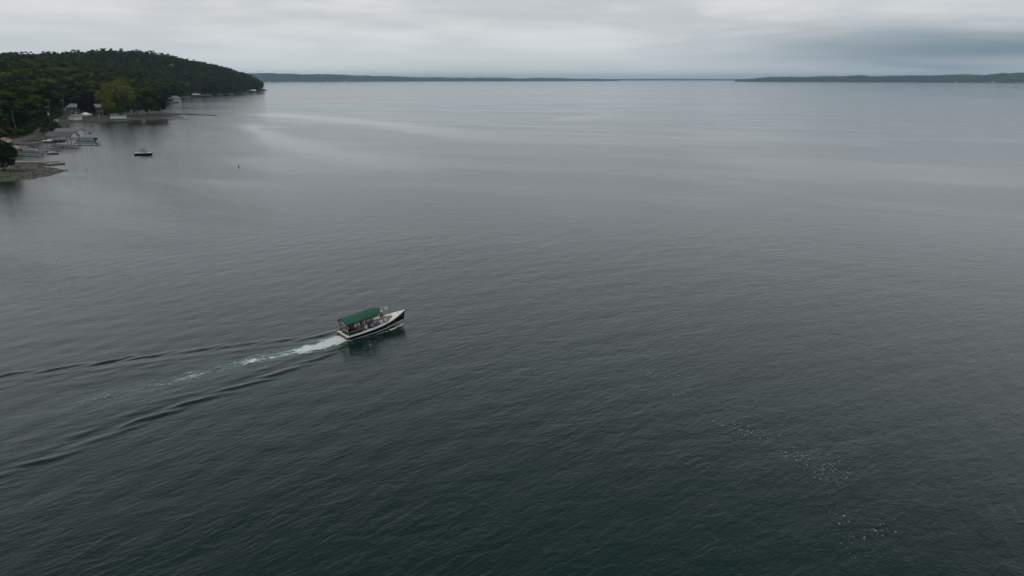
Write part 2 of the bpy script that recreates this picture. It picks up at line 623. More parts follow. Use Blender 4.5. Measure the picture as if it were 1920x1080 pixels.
def water_height(X, Y):
    z = np.zeros(X.shape)
    for (lam, ang, amp, ph) in ((7.5, 128, .006, 0), (5.2, 140, .005, 1.3), (3.7, 112, .005, 2.1), (2.6, 150, .005, .4), (9.6, 100, .005, 3.3), (3.1, 170, .004, 5.)):
        a = R(ang)
        env = .5 + vnoise(X / (lam * 3) + ph * 7, Y / (lam * 3), int(lam * 10))
        z += amp * env * np.sin(2 * math.pi * (X * math.cos(a) + Y * math.sin(a)) / lam + ph + 2.2 * vnoise(X / 14 + ph, Y / 14, 5))
    near = (X > -95) & (X < 5) & (Y > 28) & (Y < 110)
    if near.any():
        x, y = X[near], Y[near]
        for poly, side, A0 in ((ARM_FAR, 1, .110), (ARM_NEAR, -1, .125)):
            s, n = along(poly, x, y)
            n = n * -side                       # positive = outside of the V
            # short crests laid en echelon along the arm, each turned a little off its line
            P_ = 8.5
            for off in (0., .5):
                q = (s / P_ + off) % 1.
                cell = np.floor(s / P_ + off)
                A = A0 * np.clip(s / 5, 0, 1) * np.exp(-s / 100) * np.sin(math.pi * q) ** 1.5 * (.75 + .5 * np.sin(cell * 2.3 + 1) ** 2)
                A = A * (.55 + .9 * vnoise(x * .9 + off * 9, y * .9, 61))
                nn = n + .35 * (vnoise(x * .7, y * .7, 62) - .5) + (q - .5) * 1.6 + .08 * np.sin(s * 1.3)
                z[near] += A * np.exp(-(nn / .55) ** 2) * np.cos(2 * math.pi * nn / 2.2)
                z[near] += .42 * A * np.exp(-((nn + 1.9) / .5) ** 2)
                z[near] += .28 * A * np.exp(-((nn + 3.4) / .5) ** 2)
                z[near] += .18 * A * np.exp(-((nn + 4.9) / .5) ** 2)
        s, n = along(MID, x, y)
        turb = np.exp(-(n / (.9 + s * .03)) ** 2) * np.exp(-s / 16)
        z[near] += turb * .14 * (vnoise(x * 1.2, y * 1.2, 8) - .5)
    return z


wx = np.array(sorted(set(grow(-66, -26000, .3, 1.11) + list(np.arange(-66, 46, .24)) + grow(46 - .1, 26000, .3, 1.11))))
wy = np.array(sorted(set(grow(32, -900, .5, 1.25) + list(np.arange(32, 122, .24)) + grow(122 - .1, 26000, .3, 1.09))))
WX, WY = np.meshgrid(wx, wy)
fade = np.clip(1 - (np.hypot(np.maximum(np.abs(WX + 10) - 60, 0), np.maximum(np.abs(WY - 77) - 48, 0))) / 40, 0, 1)
WZ = water_height(WX, WY) * fade
n_ = len(wx)
idx = np.arange(WX.size).reshape(WX.shape)
wq = np.stack([idx[:-1, :-1], idx[:-1, 1:], idx[1:, 1:], idx[1:, :-1]], -1).reshape(-1, 4)
# churned, aerated water behind the propeller
aer = np.zeros(WX.shape)
near = (WX > -95) & (WX < 5) & (WY > 28) & (WY < 110)
s_, n__ = along(MID, WX[near], WY[near])
aer[near] = np.exp(-(n__ / (1.0 + s_ * .04)) ** 2) * np.exp(-s_ / 17) * np.clip(s_ * 2 + .3, 0, 1) * .85 * (.45 + .9 * vnoise(WX[near] * .9, WY[near] * .9, 21) * vnoise(WX[near] * 2.7, WY[near] * 2.7, 22) * 2)


SLICKS = [([(470, 213), (600, 221), (720, 233), (840, 245), (980, 257)], 34., .82),
          ([(455, 232), (500, 252), (560, 273), (640, 292), (740, 306), (850, 320)], 24., .78),
          ([(1040, 224), (1100, 219), (1150, 215.5), (1190, 214)], 30., .6),
          ([(1330, 216), (1400, 238), (1470, 248), (1540, 258)], 26., .45),
          ([(1730, 337), (1800, 340), (1860, 342), (1960, 347)], 8., .35),
          ([(1320, 158.5), (1400, 162), (1480, 164), (1560, 165.5)], 160., .6)]


def water_mat():
    m = bpy.data.materials.new('lake_water')
    m.use_nodes = True
    t = m.node_tree
    g = NT(t)
    b = t.nodes['Principled BSDF']
    o = g.n('ShaderNodeTexCoord').outputs['Object']

    def coords(ang, sx, sy):
        mp = g.n('ShaderNodeMapping', {'Vector': o, 'Rotation': (0, 0, R(ang)), 'Scale': (sx, sy, 1)}, vector_type='TEXTURE')
        return mp.outputs[0]
    r1 = g.noise(coords(44, 1.6, .62), 1., 4, .6, .5)          # wind ripples
    r2 = g.noise(coords(16, 4.6, 1.7), 1., 3, .5, .4)           # a second train crossing it
    r3 = g.noise(coords(30, 11, 4.2), 1., 3, .5, .5)            # longer chop
    r4 = g.noise(coords(-35, .42, .24), 1., 2, .5, 0)           # capillary texture
    calm = g.noise(coords(-28, 130, 46), 1., 4, .55, .9)        # slicks and cat's paws
    far = g.noise(coords(-12, 700, 190), 1., 4, .55, .7)
    wind = g.m('ADD', g.m('MULTIPLY', g.ss(calm, .34, .62), .65), g.m('MULTIPLY', g.ss(far, .30, .66), .35))
    # slicks: oily bands lying off the spit and farther out, where the ripples die down
    so = g.n('ShaderNodeSeparateXYZ', {0: o})
    wv = g.m('MULTIPLY', g.m('SUBTRACT', g.noise(coords(-20, 60, 22), 1., 4, .6, .6), .5), 1.3)
    slick = None
    for pts, hw, k_ in SLICKS:
        P_ = np.array([tuple(at(*q)[:2]) for q in pts])
        x0, x1 = P_[0, 0], P_[-1, 0]
        u_ = (P_[:, 0] - x0) / (x1 - x0)
        cf = np.polyfit(u_, P_[:, 1], 3)
        u = g.m('DIVIDE', g.m('SUBTRACT', so.outputs[0], float(x0)), float(x1 - x0))
        yc = g.m('ADD', g.m('MULTIPLY', g.m('ADD', g.m('MULTIPLY', g.m('ADD', g.m('MULTIPLY', u, float(cf[0])), float(cf[1])), u), float(cf[2])), u), float(cf[3]))
        dd = g.m('ABSOLUTE', g.m('ADD', g.m('DIVIDE', g.m('SUBTRACT', so.outputs[1], yc), hw), wv))
        mk = g.m('MULTIPLY', g.ss(dd, 1.5, .0), g.m('MULTIPLY', g.ss(u, -.12, .15), g.ss(u, 1.1, .7)))
        mk = g.m('MULTIPLY', mk, k_)
        slick = mk if slick is None else g.m('MAXIMUM', slick, mk)
    live = g.m('SUBTRACT', 1., slick)
    amp = g.m('MULTIPLY', g.m('ADD', .50, g.m('MULTIPLY', wind, .75)), live)
    h = g.m('ADD', g.m('MULTIPLY', r1, .064), g.m('MULTIPLY', r2, .042))
    h = g.m('ADD', h, g.m('MULTIPLY', r3, .030))
    h = g.m('ADD', h, g.m('MULTIPLY', r4, .015))
    h = g.m('MULTIPLY', h, amp)
    bn = g.n('ShaderNodeBump', {'Height': h, 'Strength': 1., 'Distance': 1.})
    t.links.new(bn.outputs[0], b.inputs['Normal'])
    at_ = g.n('ShaderNodeAttribute', attribute_name='aeration').outputs['Fac']
    deep = g.mix(g.ss(g.noise(o, .02, 3), .35, .65), (.0030, .0150, .0110), (.0042, .0200, .0150))
    colr = g.mix(g.m('MULTIPLY', at_, 1., clamp=True), deep, (.085, .140, .125))
    t.links.new(colr, b.inputs['Base Color'])
    b.inputs['IOR'].default_value = 1.333
    t.links.new(g.m('ADD', .06, g.m('MULTIPLY', g.m('MULTIPLY', wind, live), .06)), b.inputs['Roughness'])
    return m


w_me = np_mesh('lake_water', np.stack([WX.ravel(), WY.ravel(), WZ.ravel()], -1), wq, True, [water_mat()])
a_ = w_me.attributes.new('aeration', 'FLOAT', 'POINT')
a_.data.foreach_set('value', aer.ravel().astype(np.float32))
water = tag(link('lake_water', w_me), kind='structure')


def wz(x, y):
    return float(water_height(np.array([float(x)]), np.array([float(y)]))[0])


# ------------------------------------------------------------------ foam
def foam_mat():
    m = bpy.data.materials.new('foam')
    m.use_nodes = True
    g = NT(m.node_tree)
    b = m.node_tree.nodes['Principled BSDF']
    o = g.n('ShaderNodeTexCoord').outputs['Object']
    c = g.mix(g.noise(o, 3.5, 4, .7), (.40, .47, .46), (.76, .80, .79))
    fr_ = g.n('ShaderNodeAttribute', attribute_name='froth').outputs['Fac']
    c = g.mix(g.ss(fr_, .05, .55), (.20, .29, .27), c)
    m.node_tree.links.new(c, b.inputs['Base Color'])
    b.inputs['Roughness'].default_value = .8
    dn = g.n('ShaderNodeAttribute', attribute_name='froth').outputs['Fac']
    al = g.m('MULTIPLY', g.m('SUBTRACT', g.noise(o, 3.2, 5, .75), .5), 1.1)
    m.node_tree.links.new(g.m('MULTIPLY', g.ss(g.m('ADD', dn, al), .03, .52), .97), b.inputs['Alpha'])
    return m


M['foam'] = foam_mat()


def foam_patch(name, fn, box, step, label, kind='stuff', lift=.055):
    x = np.arange(box[0], box[1], step)
    y = np.arange(box[2], box[3], step)
    X, Y = np.meshgrid(x, y)
    k = fn(X, Y)
    Z = water_height(X, Y) + lift + np.clip(k, 0, 1) * .07 * vnoise(X * 3.1, Y * 3.1, 31)
    idx = np.arange(X.size).reshape(X.shape)
    q = np.stack([idx[:-1, :-1], idx[:-1, 1:], idx[1:, 1:], idx[1:, :-1]], -1).reshape(-1, 4)
    keep = k.ravel()[q].mean(1) > .02
    q = q[keep]
    used = np.unique(q)
    mp = np.zeros(X.size, dtype=int)
    mp[used] = np.arange(len(used))
    V = np.stack([X.ravel(), Y.ravel(), Z.ravel()], -1)[used]
    me = np_mesh(name, V, mp[q], True, [M['foam']])
    ad = me.attributes.new('froth', 'FLOAT', 'POINT')
    ad.data.foreach_set('value', np.clip(k.ravel()[used], 0, 1).astype(np.float32))
    return tag(link(name, me), label=label, cat='foam', kind=kind)


def fbm(X, Y, sd):
    return .5 * vnoise(X, Y, sd) + .3 * vnoise(X * 2.1 + 5, Y * 2.1, sd + 1) + .2 * vnoise(X * 4.3, Y * 4.3 + 9, sd + 2)


def wake_fn(X, Y):
    s, n = along(MID, X, Y)
    n = n + .5 * (vnoise(s * .5, s * 0, 45) - .5) * np.clip(s / 6, 0, 1)
    core = np.exp(-(n / (1.12 + s * .024)) ** 2)
    patch = .55 * fbm(s * .9, n * 2.6 + 40, 41) + .45 * fbm(X * 1.6, Y * 1.6, 43)
    lump = .55 + .9 * (vnoise(s * .55, s * 0, 46) - .35)
    k = core * np.exp(-s / 12.5) * 1.55 * np.clip(s * 3 + .5, 0, 1) * np.where(s > 5, np.clip(lump, .62, 1.1), 1)
    return k * (.36 + 2.1 * (patch - .33)) - .07


foam_patch('wake_foam', wake_fn, (-52, -16, 56, 80), .085, 'white churned foam trailing behind the tour boat')


def bow_fn(X, Y):
    lx = (X - BOAT_A.x) * fwd.x + (Y - BOAT_A.y) * fwd.y
    ly = -(X - BOAT_A.x) * fwd.y + (Y - BOAT_A.y) * fwd.x
    t = np.clip(lx / BOAT_L, 0, 1)
    hb = 1.12 * np.clip(1 - np.clip((t - .42) / .53, 0, 1) ** 2, 0, 1) + .05
    off = np.abs(ly) - hb
    k = np.exp(-((off - .18) / .24) ** 2) * np.clip((t - .34) * 2.4, 0, 1) * np.where(t > .95, .3, 1)
    return 1.3 * np.where((lx > 2.2) & (lx < 8.1), k, 0) * (.2 + 1.6 * (fbm(X * 3.2, Y * 3.2, 51) - .25)) - .06


foam_patch('bow_foam', bow_fn, (-19, -11, 74, 82), .05, 'thin white foam thrown up along the tour boat bow')

# flecks of drifting foam, four loose patches in the open water to the right
fl = MB()
r_ = random.Random(5)
for (cx, cy, sx, sy, slope, nfl) in ((1240, 700, 46, 6, .02, 34), (1275, 735, 24, 7, -.25, 26), (1392, 806, 46, 11, .28, 72), (1535, 872, 44, 26, .30, 120), (1480, 855, 26, 8, .35, 18), (1640, 1000, 42, 14, -.25, 36), (1570, 960, 16, 20, .8, 12), (1590, 1035, 14, 16, .5, 7)):
    for _ in range(nfl):
        a, b = r_.gauss(0, .55), r_.gauss(0, .55)
        px, py = cx + a * sx, cy + b * sy + slope * a * sx
        p = at(px, py)
        s = r_.uniform(.018, .050) * min(1., p.y / 55) * (1.5 if r_.random() < .15 else 1)
        n = 7
        an = r_.uniform(0, 6.3)
        zc = wz(p.x, p.y)
        el_ = r_.uniform(1.0, 2.0)
        ring = []
        for i in range(n):
            t_ = 2 * math.pi * i / n
            rr = s * r_.uniform(.7, 1.2)
            ux, uy = rr * el_ * math.cos(t_), rr * math.sin(t_)
            ring.append((p.x + ux * math.cos(an) - uy * math.sin(an), p.y + ux * math.sin(an) + uy * math.cos(an), zc + .012))
        fl.add(ring + [(p.x, p.y, zc + .05)], [(i, (i + 1) % n, n) for i in range(n)])
tag(fl.build('foam_flecks', mat('fleck_foam', (.26, .30, .29), .7, .25, 3), smooth=True), 'scattered pale flecks of foam drifting on the open water', 'foam', kind='stuff')


# ------------------------------------------------------------------ trees
def leaf_mat(name, lo, hi):
    m = bpy.data.materials.new(name)
    m.use_nodes = True
    t = m.node_tree
    g = NT(t)
    out = t.nodes['Material Output']
    t.nodes.remove(t.nodes['Principled BSDF'])
    at_ = g.n('ShaderNodeAttribute', attribute_name='tint').outputs['Color']
    f = g.n('ShaderNodeSeparateColor', {0: at_})
    rnd = g.n('ShaderNodeObjectInfo').outputs['Random']
    k = g.m('ADD', g.m('MULTIPLY', f.outputs[0], .45), g.m('MULTIPLY', rnd, .55))
    c = g.mix(k, lo, hi)
    hs = g.n('ShaderNodeHueSaturation', {'Hue': g.m('ADD', .488, g.m('MULTIPLY', f.outputs[1], .024)), 'Saturation': 1., 'Color': c})
    di = g.n('ShaderNodeBsdfDiffuse', {'Color': hs.outputs[0]})
    tr = g.n('ShaderNodeBsdfTranslucent', {'Color': hs.outputs[0]})
    mx = g.n('ShaderNodeMixShader', {0: .12, 1: di.outputs[0], 2: tr.outputs[0]})
    t.links.new(mx.outputs[0], out.inputs[0])
    return m


LEAF = {
    'mid': leaf_mat('leaf_mid', (.0075, .0125, .0035), (.080, .100, .021)),
    'dark': leaf_mat('leaf_dark', (.0055, .0095, .0035), (.036, .052, .0130)),
    'light': leaf_mat('leaf_light', (.030, .040, .008), (.112, .128, .028)),
    'willow': leaf_mat('leaf_willow', (.050, .066, .014), (.230, .262, .064)),
    'purple': leaf_mat('leaf_purple', (.010, .008, .009), (.022, .015, .018)),
    'far': leaf_mat('leaf_far', (.0060, .0110, .0035), (.078, .102, .024)),
}
BARK = mat('bark', (.075, .062, .048), .9, .25, 1.5)


def crown_arrays(seed, h, rx, base, nclump, per, leaf, clump_r, droop=0., shape='round', low=False, lobes=9):
    """leaf quads on clumps, clumps on a handful of big lobes: light tops, dark clefts between them"""
    r = np.random.default_rng(seed)
    Vs, tints = [], []
    rz = (h - base) / 2
    zc = base + rz
    LC = []
    lr = .46 * min(rx, rz * 1.15)
    for k in range(lobes):
        ph = (k + .5) / lobes
        zz = 1 - (1.9 if low else 1.35) * ph
        a = k * 2.399 + r.uniform(-.35, .35)
        q = math.sqrt(max(0, 1 - zz * zz))
        f = r.uniform(.50, .74)
        LC.append((np.array([q * math.cos(a) * rx * f, q * math.sin(a) * rx * f, zc + zz * rz * f * 1.05]), lr * r.uniform(.75, 1.2), r.uniform(.05, .95)))
    LC.append((np.array([0, 0, zc]), lr * 1.1, .2))
    for c in range(nclump):
        lc, lrad, lt = LC[c % len(LC)]
        out = lc - np.array([0, 0, zc - rz * .2])
        out = out / (np.linalg.norm(out) + 1e-6)
        u = r.normal(0, 1, 3)
        u = u / np.linalg.norm(u) + out * .55 + np.array([0, 0, .12 if low else .30])
        u /= np.linalg.norm(u)
        cen = lc + u * lrad * r.uniform(.75, 1.05) * np.array([1, 1, .85])
        cr = clump_r * r.uniform(.55, 1.1)
        d = r.normal(0, 1, (per, 3))
        d /= np.linalg.norm(d, axis=1)[:, None]
        d[:, 2] = np.where(d[:, 2] < -.55, -d[:, 2], d[:, 2])
        pos = cen + d * cr * r.uniform(.6, 1.06, (per, 1)) * np.array([1, 1, .72])
        if droop:
            pos[:, 2] -= droop * r.uniform(0, 1, per) ** 2 * np.clip(np.hypot(pos[:, 0], pos[:, 1]) / rx, 0, 1)
        pos[:, 2] = np.maximum(pos[:, 2], base * .3 + .1)
        nrm = d + r.normal(0, .28, (per, 3)) + u * .35 + np.array([0, 0, .12])
        nrm /= np.linalg.norm(nrm, axis=1)[:, None]
        t1 = np.cross(nrm, r.normal(0, 1, (per, 3)))
        t1 /= np.linalg.norm(t1, axis=1)[:, None] + 1e-9
        t2 = np.cross(nrm, t1)
        sz = leaf * r.uniform(.6, 1.25, (per, 1))
        a_, b_ = t1 * sz * .5, t2 * sz * .36
        if droop:
            b_ = b_ * .7
            a_ = a_ * .8 + np.array([0, 0, -.45]) * sz
        q = np.stack([pos - a_, pos - b_, pos + a_, pos + b_], 1).reshape(-1, 3)
        Vs.append(q)
        ct = np.clip(.65 * lt + .35 * r.uniform(0, 1), 0, 1)
        tt = np.clip(ct + r.normal(0, .10, per), 0, 1)
        tints.append(np.repeat(np.stack([tt, np.full(per, r.uniform(0, 1)), tt], -1), 4, 0))
    V = np.concatenate(Vs)
    return V, np.concatenate(tints)


def crown_mesh(name, V, T, m):
    F = np.arange(len(V)).reshape(-1, 4)
    me = np_mesh(name, V, F, False, [m])
    if len(me.vertices) == len(T):
        point_color(me, 'tint', T)
    return me


def trunk_mesh(seed, h, base, rx):
    r = random.Random(seed)
    mb = MB()
    k = max(.16, h * .016)
    top = Vector((r.uniform(-.4, .4), r.uniform(-.4, .4), base + (h - base) * .55))
    mid = Vector((r.uniform(-.25, .25), r.uniform(-.25, .25), base * .8))
    mb.bar((0, 0, -1.0), (0, 0, .4), k * 1.5, k * 1.1)
    mb.bar((0, 0, .35), mid, k * 1.1, k * .85)
    mb.bar(mid, top, k * .85, k * .3)
    for i in range(5):
        a = i * 2.1 + r.uniform(-.4, .4)
        s = mid.lerp(top, r.uniform(.0, .7))
        e = s + Vector((math.cos(a) * rx * .6, math.sin(a) * rx * .6, (h - base) * r.uniform(.2, .4)))
        mb.bar(s, e, k * .42, k * .12, 6)
    return mb.mesh('trunk', BARK, True)


TREES = {}


def tree_kind(key, n, leaf_key, **kw):
    out = []
    for i in range(n):
        sd = hash_seed(key, i)
        r = random.Random(sd)
        h = kw['h'] * r.uniform(.9, 1.1)
        rx = kw['rx'] * r.uniform(.88, 1.12)
        base = kw['base'] * r.uniform(.85, 1.15)
        V, T = crown_arrays(sd, h, rx, base, kw.get('nc', 34), kw.get('per', 54), kw.get('leaf', .85), kw.get('cr', 1.7), kw.get('droop', 0), kw.get('shape', 'round'), kw.get('low', False), kw.get('lobes', 9))
        out.append((crown_mesh('crown', V, T, LEAF[leaf_key]), trunk_mesh(sd, h, base, rx)))
    TREES[key] = out


def hash_seed(key, i):
    return sum(ord(c) * (k + 3) for k, c in enumerate(key)) + 101 * i


tree_kind('mid', 5, 'mid', h=19, rx=5.6, base=.8, nc=40, per=64, cr=2.0, leaf=.9, low=True, lobes=6)
tree_kind('dark', 4, 'dark', h=20, rx=5.8, base=.8, nc=40, per=64, cr=2.0, leaf=.9, low=True, lobes=6)
tree_kind('light', 3, 'light', h=17, rx=5.6, base=.8, nc=40, per=64, cr=2.0, leaf=.9, low=True, lobes=6)
tree_kind('willow', 1, 'willow', h=25, rx=14.5, base=.6, nc=230, per=70, leaf=1.25, cr=2.6, droop=4.0, low=True, lobes=10)
tree_kind('point', 2, 'mid', h=21, rx=9, base=1.4, nc=120, per=70, leaf=1.1, cr=2.2, low=True, lobes=12)
tree_kind('purple', 1, 'purple', h=12.5, rx=5.0, base=.5, low=True, nc=90, per=80, leaf=.8, cr=1.6, lobes=11)
tree_kind('edge', 1, 'dark', h=10, rx=4.6, base=.2, nc=110, per=110, leaf=.46, cr=1.15, low=True)
tree_kind('shrub', 3, 'mid', h=2.6, rx=1.8, base=.0, nc=16, per=50, leaf=.42, cr=.75, low=True)
tree_kind('paleshrub', 1, 'light', h=6, rx=4, base=.2, nc=36, per=80, leaf=.5, cr=1.1, low=True)


def plant(kind, var, loc, sc, rz, name, label, cat, group=None):
    cm, tm = TREES[kind][var % len(TREES[kind])]
    e = empty(name, loc, rz, label, cat, group)
    e.scale = (sc, sc, sc) if not isinstance(sc, tuple) else sc
    link('crown', cm, e)
    link('trunk', tm, e)
    return e


# forest: poisson-like scatter over the hill
cand = []
r_ = np.random.default_rng(23)
yy = 330.
while yy < 2250:
    step = 9.6 if yy < 800 else 9.0
    xx = -1500 + r_.uniform(0, step)
    while xx < -180:
        cand.append((xx + r_.uniform(-.42, .42) * step, yy + r_.uniform(-.42, .42) * step))
        xx += step
    yy += step
cand = np.array(cand)
dfoot = signed_distance(FOOT, cand[:, 0], cand[:, 1])
keep = (dfoot > 1.5) & (dfoot < 520)
for hp, hr in ((ground(140, 216), 21), (ground(152, 216), 21), (ground(181, 216), 19), (ground(112, 211), 9)):
    keep &= np.hypot(cand[:, 0] - hp.x, cand[:, 1] - hp.y - 7) > hr
cand = cand[keep]
zt = terr(cand[:, 0], cand[:, 1])
depth = cand[:, 1] * math.cos(PITCH) + (CAM_H - zt) * math.sin(PITCH)
pxx = 960 + FPX * cand[:, 0] / depth
keep = (pxx > -130) & (pxx < 540)
cand, zt, depth, pxx = cand[keep], zt[keep], depth[keep], pxx[keep]
order = np.argsort(depth)
sky_line = np.full(400, 2000.)
chosen = []
for i in order:
    x, y = cand[i]
    h = 11.5 + 10.5 * r_.random()
    if y < 800:
        h += 2.
    if y > 800:
        h *= 1.06
    px, py = project(x, y, zt[i] + h)
    rad = 4.6 * FPX / depth[i]
    a, b = int(max(0, (px - rad * .7 + 140) / 2)), int(min(399, (px + rad * .7 + 140) / 2))
    if b < a:
        b = a
    seen = float(np.max(sky_line[a:b + 1]) - py)
    if seen <= .7:
        continue
    sky_line[a:b + 1] = np.minimum(sky_line[a:b + 1], py + rad * .8)
    chosen.append((min(seen, h * FPX / depth[i]) * rad, x, y, zt[i], h, px, py))
inframe = [c for c in chosen if -15 < c[5] < 500]
inframe.sort(key=lambda c: -c[0])
single = inframe[:285]
rest = [c for c in chosen if c not in set(single)]


def zone_label(c):
    px, py, y = c[5], c[6], c[2]
    if y > 1150:
        return 'broadleaf tree on the wooded hill above the far boat houses', 'trees above the far boat houses'
    if y > 720:
        return 'broadleaf tree high on the wooded hill behind the willow', 'trees on the hill behind the willow'
    if px < 75:
        return 'broadleaf tree on the dark slope left of the leaning pole', 'trees on the slope left of the poles'
    if px < 190:
        return 'broadleaf tree on the slope behind the blue grey house', 'trees behind the house'
    return 'broadleaf tree in the wood just behind the willow on the shore', 'trees just behind the willow'


BASEH = {'mid': 19., 'dark': 20., 'light': 17.}
for c in single:
    _, x, y, z, h, px, py = c
    kd = random.choices(('mid', 'dark', 'light'), (5, 4, .9))[0]
    lb, gp = zone_label(c)
    k = h / BASEH[kd]
    kx = k * (random.uniform(1.2, 1.75) if y < 800 else random.uniform(.9, 1.4))
    look = {'mid': 'green', 'dark': 'dark green', 'light': 'pale yellow green'}[kd]
    size = 'tall' if h > 18.5 else ('short' if h < 14.5 else 'middling')
    lb = '%s %s %s' % (size, look, lb)
    gp = '%s, %s %s' % (gp, size, look)
    plant(kd, random.randrange(9), (x, y, z), (kx, kx, k), random.uniform(0, 6.28), 'broadleaf_tree', lb, 'tree', gp)

# the rest of the hill wood, too far and too many to pick apart
protos = [crown_arrays(900 + i, 19, 5.8, 1.2, 18, 14, 1.9, 2.2, lobes=6, low=True) for i in range(7)]
VV, TT = [], []
for c in rest:
    _, x, y, z, h, px, py = c
    V, T = protos[random.randrange(7)]
    a = random.uniform(0, 6.28)
    ca, sa = math.cos(a), math.sin(a)
    k = h / 19
    kw_ = k * random.uniform(.85, 1.45)
    Q = np.empty_like(V)
    Q[:, 0] = (V[:, 0] * ca - V[:, 1] * sa) * kw_ + x
    Q[:, 1] = (V[:, 0] * sa + V[:, 1] * ca) * kw_ + y
    Q[:, 2] = V[:, 2] * k + z
    VV.append(Q)
    t2 = T.copy()
    t2[:, 0] = np.clip(T[:, 0] * .5 + random.uniform(-.15, .75), 0, 1)
    t2[:, 1] = random.random()
    TT.append(t2)
if VV:
    f_me = crown_mesh('hill_forest', np.concatenate(VV), np.concatenate(TT), LEAF['far'])
    tag(link('hill_forest', f_me), 'dense wood covering the hill on the left shore', 'forest', kind='stuff')
print('TREES', 'single', len(single), 'rest', len(rest))

# brambles and saplings along the foot of the wood
r_ = np.random.default_rng(77)
uc = np.stack([r_.uniform(-620, -190, 16000), r_.uniform(330, 1000, 16000)], -1)
ud = signed_distance(FOOT, uc[:, 0], uc[:, 1])
ok_ = (ud > -1.) & (ud < 11)
for hp, hr in ((ground(140, 216), 15), (ground(152, 216), 15), (ground(181, 216), 14), (ground(112, 211), 8)):
    ok_ &= np.hypot(uc[:, 0] - hp.x, uc[:, 1] - hp.y - 7) > hr
uc = uc[ok_]
up = [project(x, y, 2.)[0] for x, y in uc]
uc = uc[[-20 < q < 330 for q in up]][:900]
uz = terr(uc[:, 0], uc[:, 1])
uprot = [crown_arrays(700 + i, 3.4, 2.4, 0., 9, 22, .75, 1.0, low=True) for i in range(5)]
VV, TT = [], []
for (x, y), z in zip(uc, uz):
    V, T = uprot[random.randrange(5)]
    k = random.uniform(.7, 1.6)
    VV.append(V * k + np.array([x, y, z - .3]))
    t2 = T.copy()
    t2[:, 0] = np.clip(T[:, 0] * .5 + random.uniform(-.1, .6), 0, 1)
    TT.append(t2)
tag(link('undergrowth', crown_mesh('undergrowth', np.concatenate(VV), np.concatenate(TT), LEAF['far'])), 'tangled green undergrowth along the foot of the wood', 'undergrowth', kind='stuff')

# trees one can point at
p = ground(225, 217)
plant('willow', 0, p, (1.0, 1.0, 1.0), .4, 'willow_tree', 'large pale green willow on the shore right of the house', 'tree')
p = ground(277, 215.5)
plant('point', 0, p, (.95, .95, 1.0), 1.1, 'broadleaf_tree', 'rounded green tree on the point just right of the willow', 'tree')
p = ground(300, 213)
plant('point', 1, p, (.66, .66, .80), 2.2, 'broadleaf_tree', 'dark low branched tree at the tip of the wooded point', 'tree')
p = ground(164, 217.5)
plant('purple', 0, p, (.92, .92, 1.12), .3, 'copper_beech_tree', 'almost black purple leaved tree in front of the blue grey house', 'tree')
p = ground(6, 321)
plant('edge', 0, p, 1., 0., 'bushy_tree', 'bushy dark tree on the gravel point at the left edge', 'tree')
p = ground(5, 247)
plant('paleshrub', 0, p, 1.0, 0., 'large_bush', 'pale green bush at the left edge below the slope', 'bush')
for i, (px, py, s) in enumerate(((88, 247, 1.5), (95, 249, 1.3), (101, 246, 1.4), (82, 252, 1.2), (104, 243, 1.2), (110, 242, 1.0), (64, 247, 1.4), (56, 250, 1.2), (48, 254, 1.3), (36, 257, 1.5), (24, 258, 1.6), (70, 238, 1.5), (96, 236, 1.0), (105, 236, 1.0), (88, 236, 1.0))):
    p = ground(px, py)
    plant('shrub', i, p, s, i * 1.7, 'roadside_shrub', 'low green shrub growing along the shore road', 'shrub', 'shrubs along the shore road')

# ------------------------------------------------------------------ roads, spit, flat ground pieces
def ribbon(name, pts, width, material, lift=.05, kind='structure'):
    """a strip laid over the terrain along pixel points"""
    P = [ground(*p) for p in pts]
    fine = []
    for a, b in zip(P[:-1], P[1:]):
        n = max(2, int((b - a).length / 2.5))
        for i in range(n):
            fine.append(a.lerp(b, i / n))
    fine.append(P[-1])
    for _ in range(6):
        fine = [fine[0]] + [(fine[i - 1] + fine[i] * 2 + fine[i + 1]) / 4 for i in range(1, len(fine) - 1)] + [fine[-1]]
    rows = []
    for i, q in enumerate(fine):
        d = (fine[min(i + 1, len(fine) - 1)] - fine[max(i - 1, 0)])
        nrm = Vector((-d.y, d.x, 0)).normalized()
        row = []
        for k in range(7):
            e = q + nrm * width * (k / 6 - .5)
            z = float(terr(np.array([e.x]), np.array([e.y]))[0])
            row.append((e.x, e.y, max(z, .3) + lift + (.03 if 0 < k < 6 else -.06)))
        rows.append(row)
    o = MB().grid(rows).build(name, material, smooth=True)
    return tag(o, kind=kind)


ribbon('shore_road', [(-30, 281), (5, 270), (30, 263.5), (48, 258), (66, 250.5), (78, 244), (83, 238.5), (82, 234), (88, 230.5), (100, 229), (116, 227), (126, 224.5)], 5.2, M['asphalt'])
ribbon('driveway', [(104, 229), (108, 222), (110, 216), (112, 211)], 4.0, M['asphalt'], .09)

sp = MB()
rows = []
r_ = random.Random(3)
for i in range(40):
    t = i / 39
    q = at(300 + t * 106, 213.2 + t * 3.6)
    wdt = 5.2 * (1 - t) ** .8 + .5
    rows.append([(q.x, q.y + wdt * (k / 8 - .5), -.35 + (1.35 - .62 * t) * math.sin(math.pi * k / 8) + r_.uniform(-.05, .07)) for k in range(9)])
tag(sp.grid(rows).build('gravel_spit', terrain.data.materials[0], smooth=True), kind='structure')


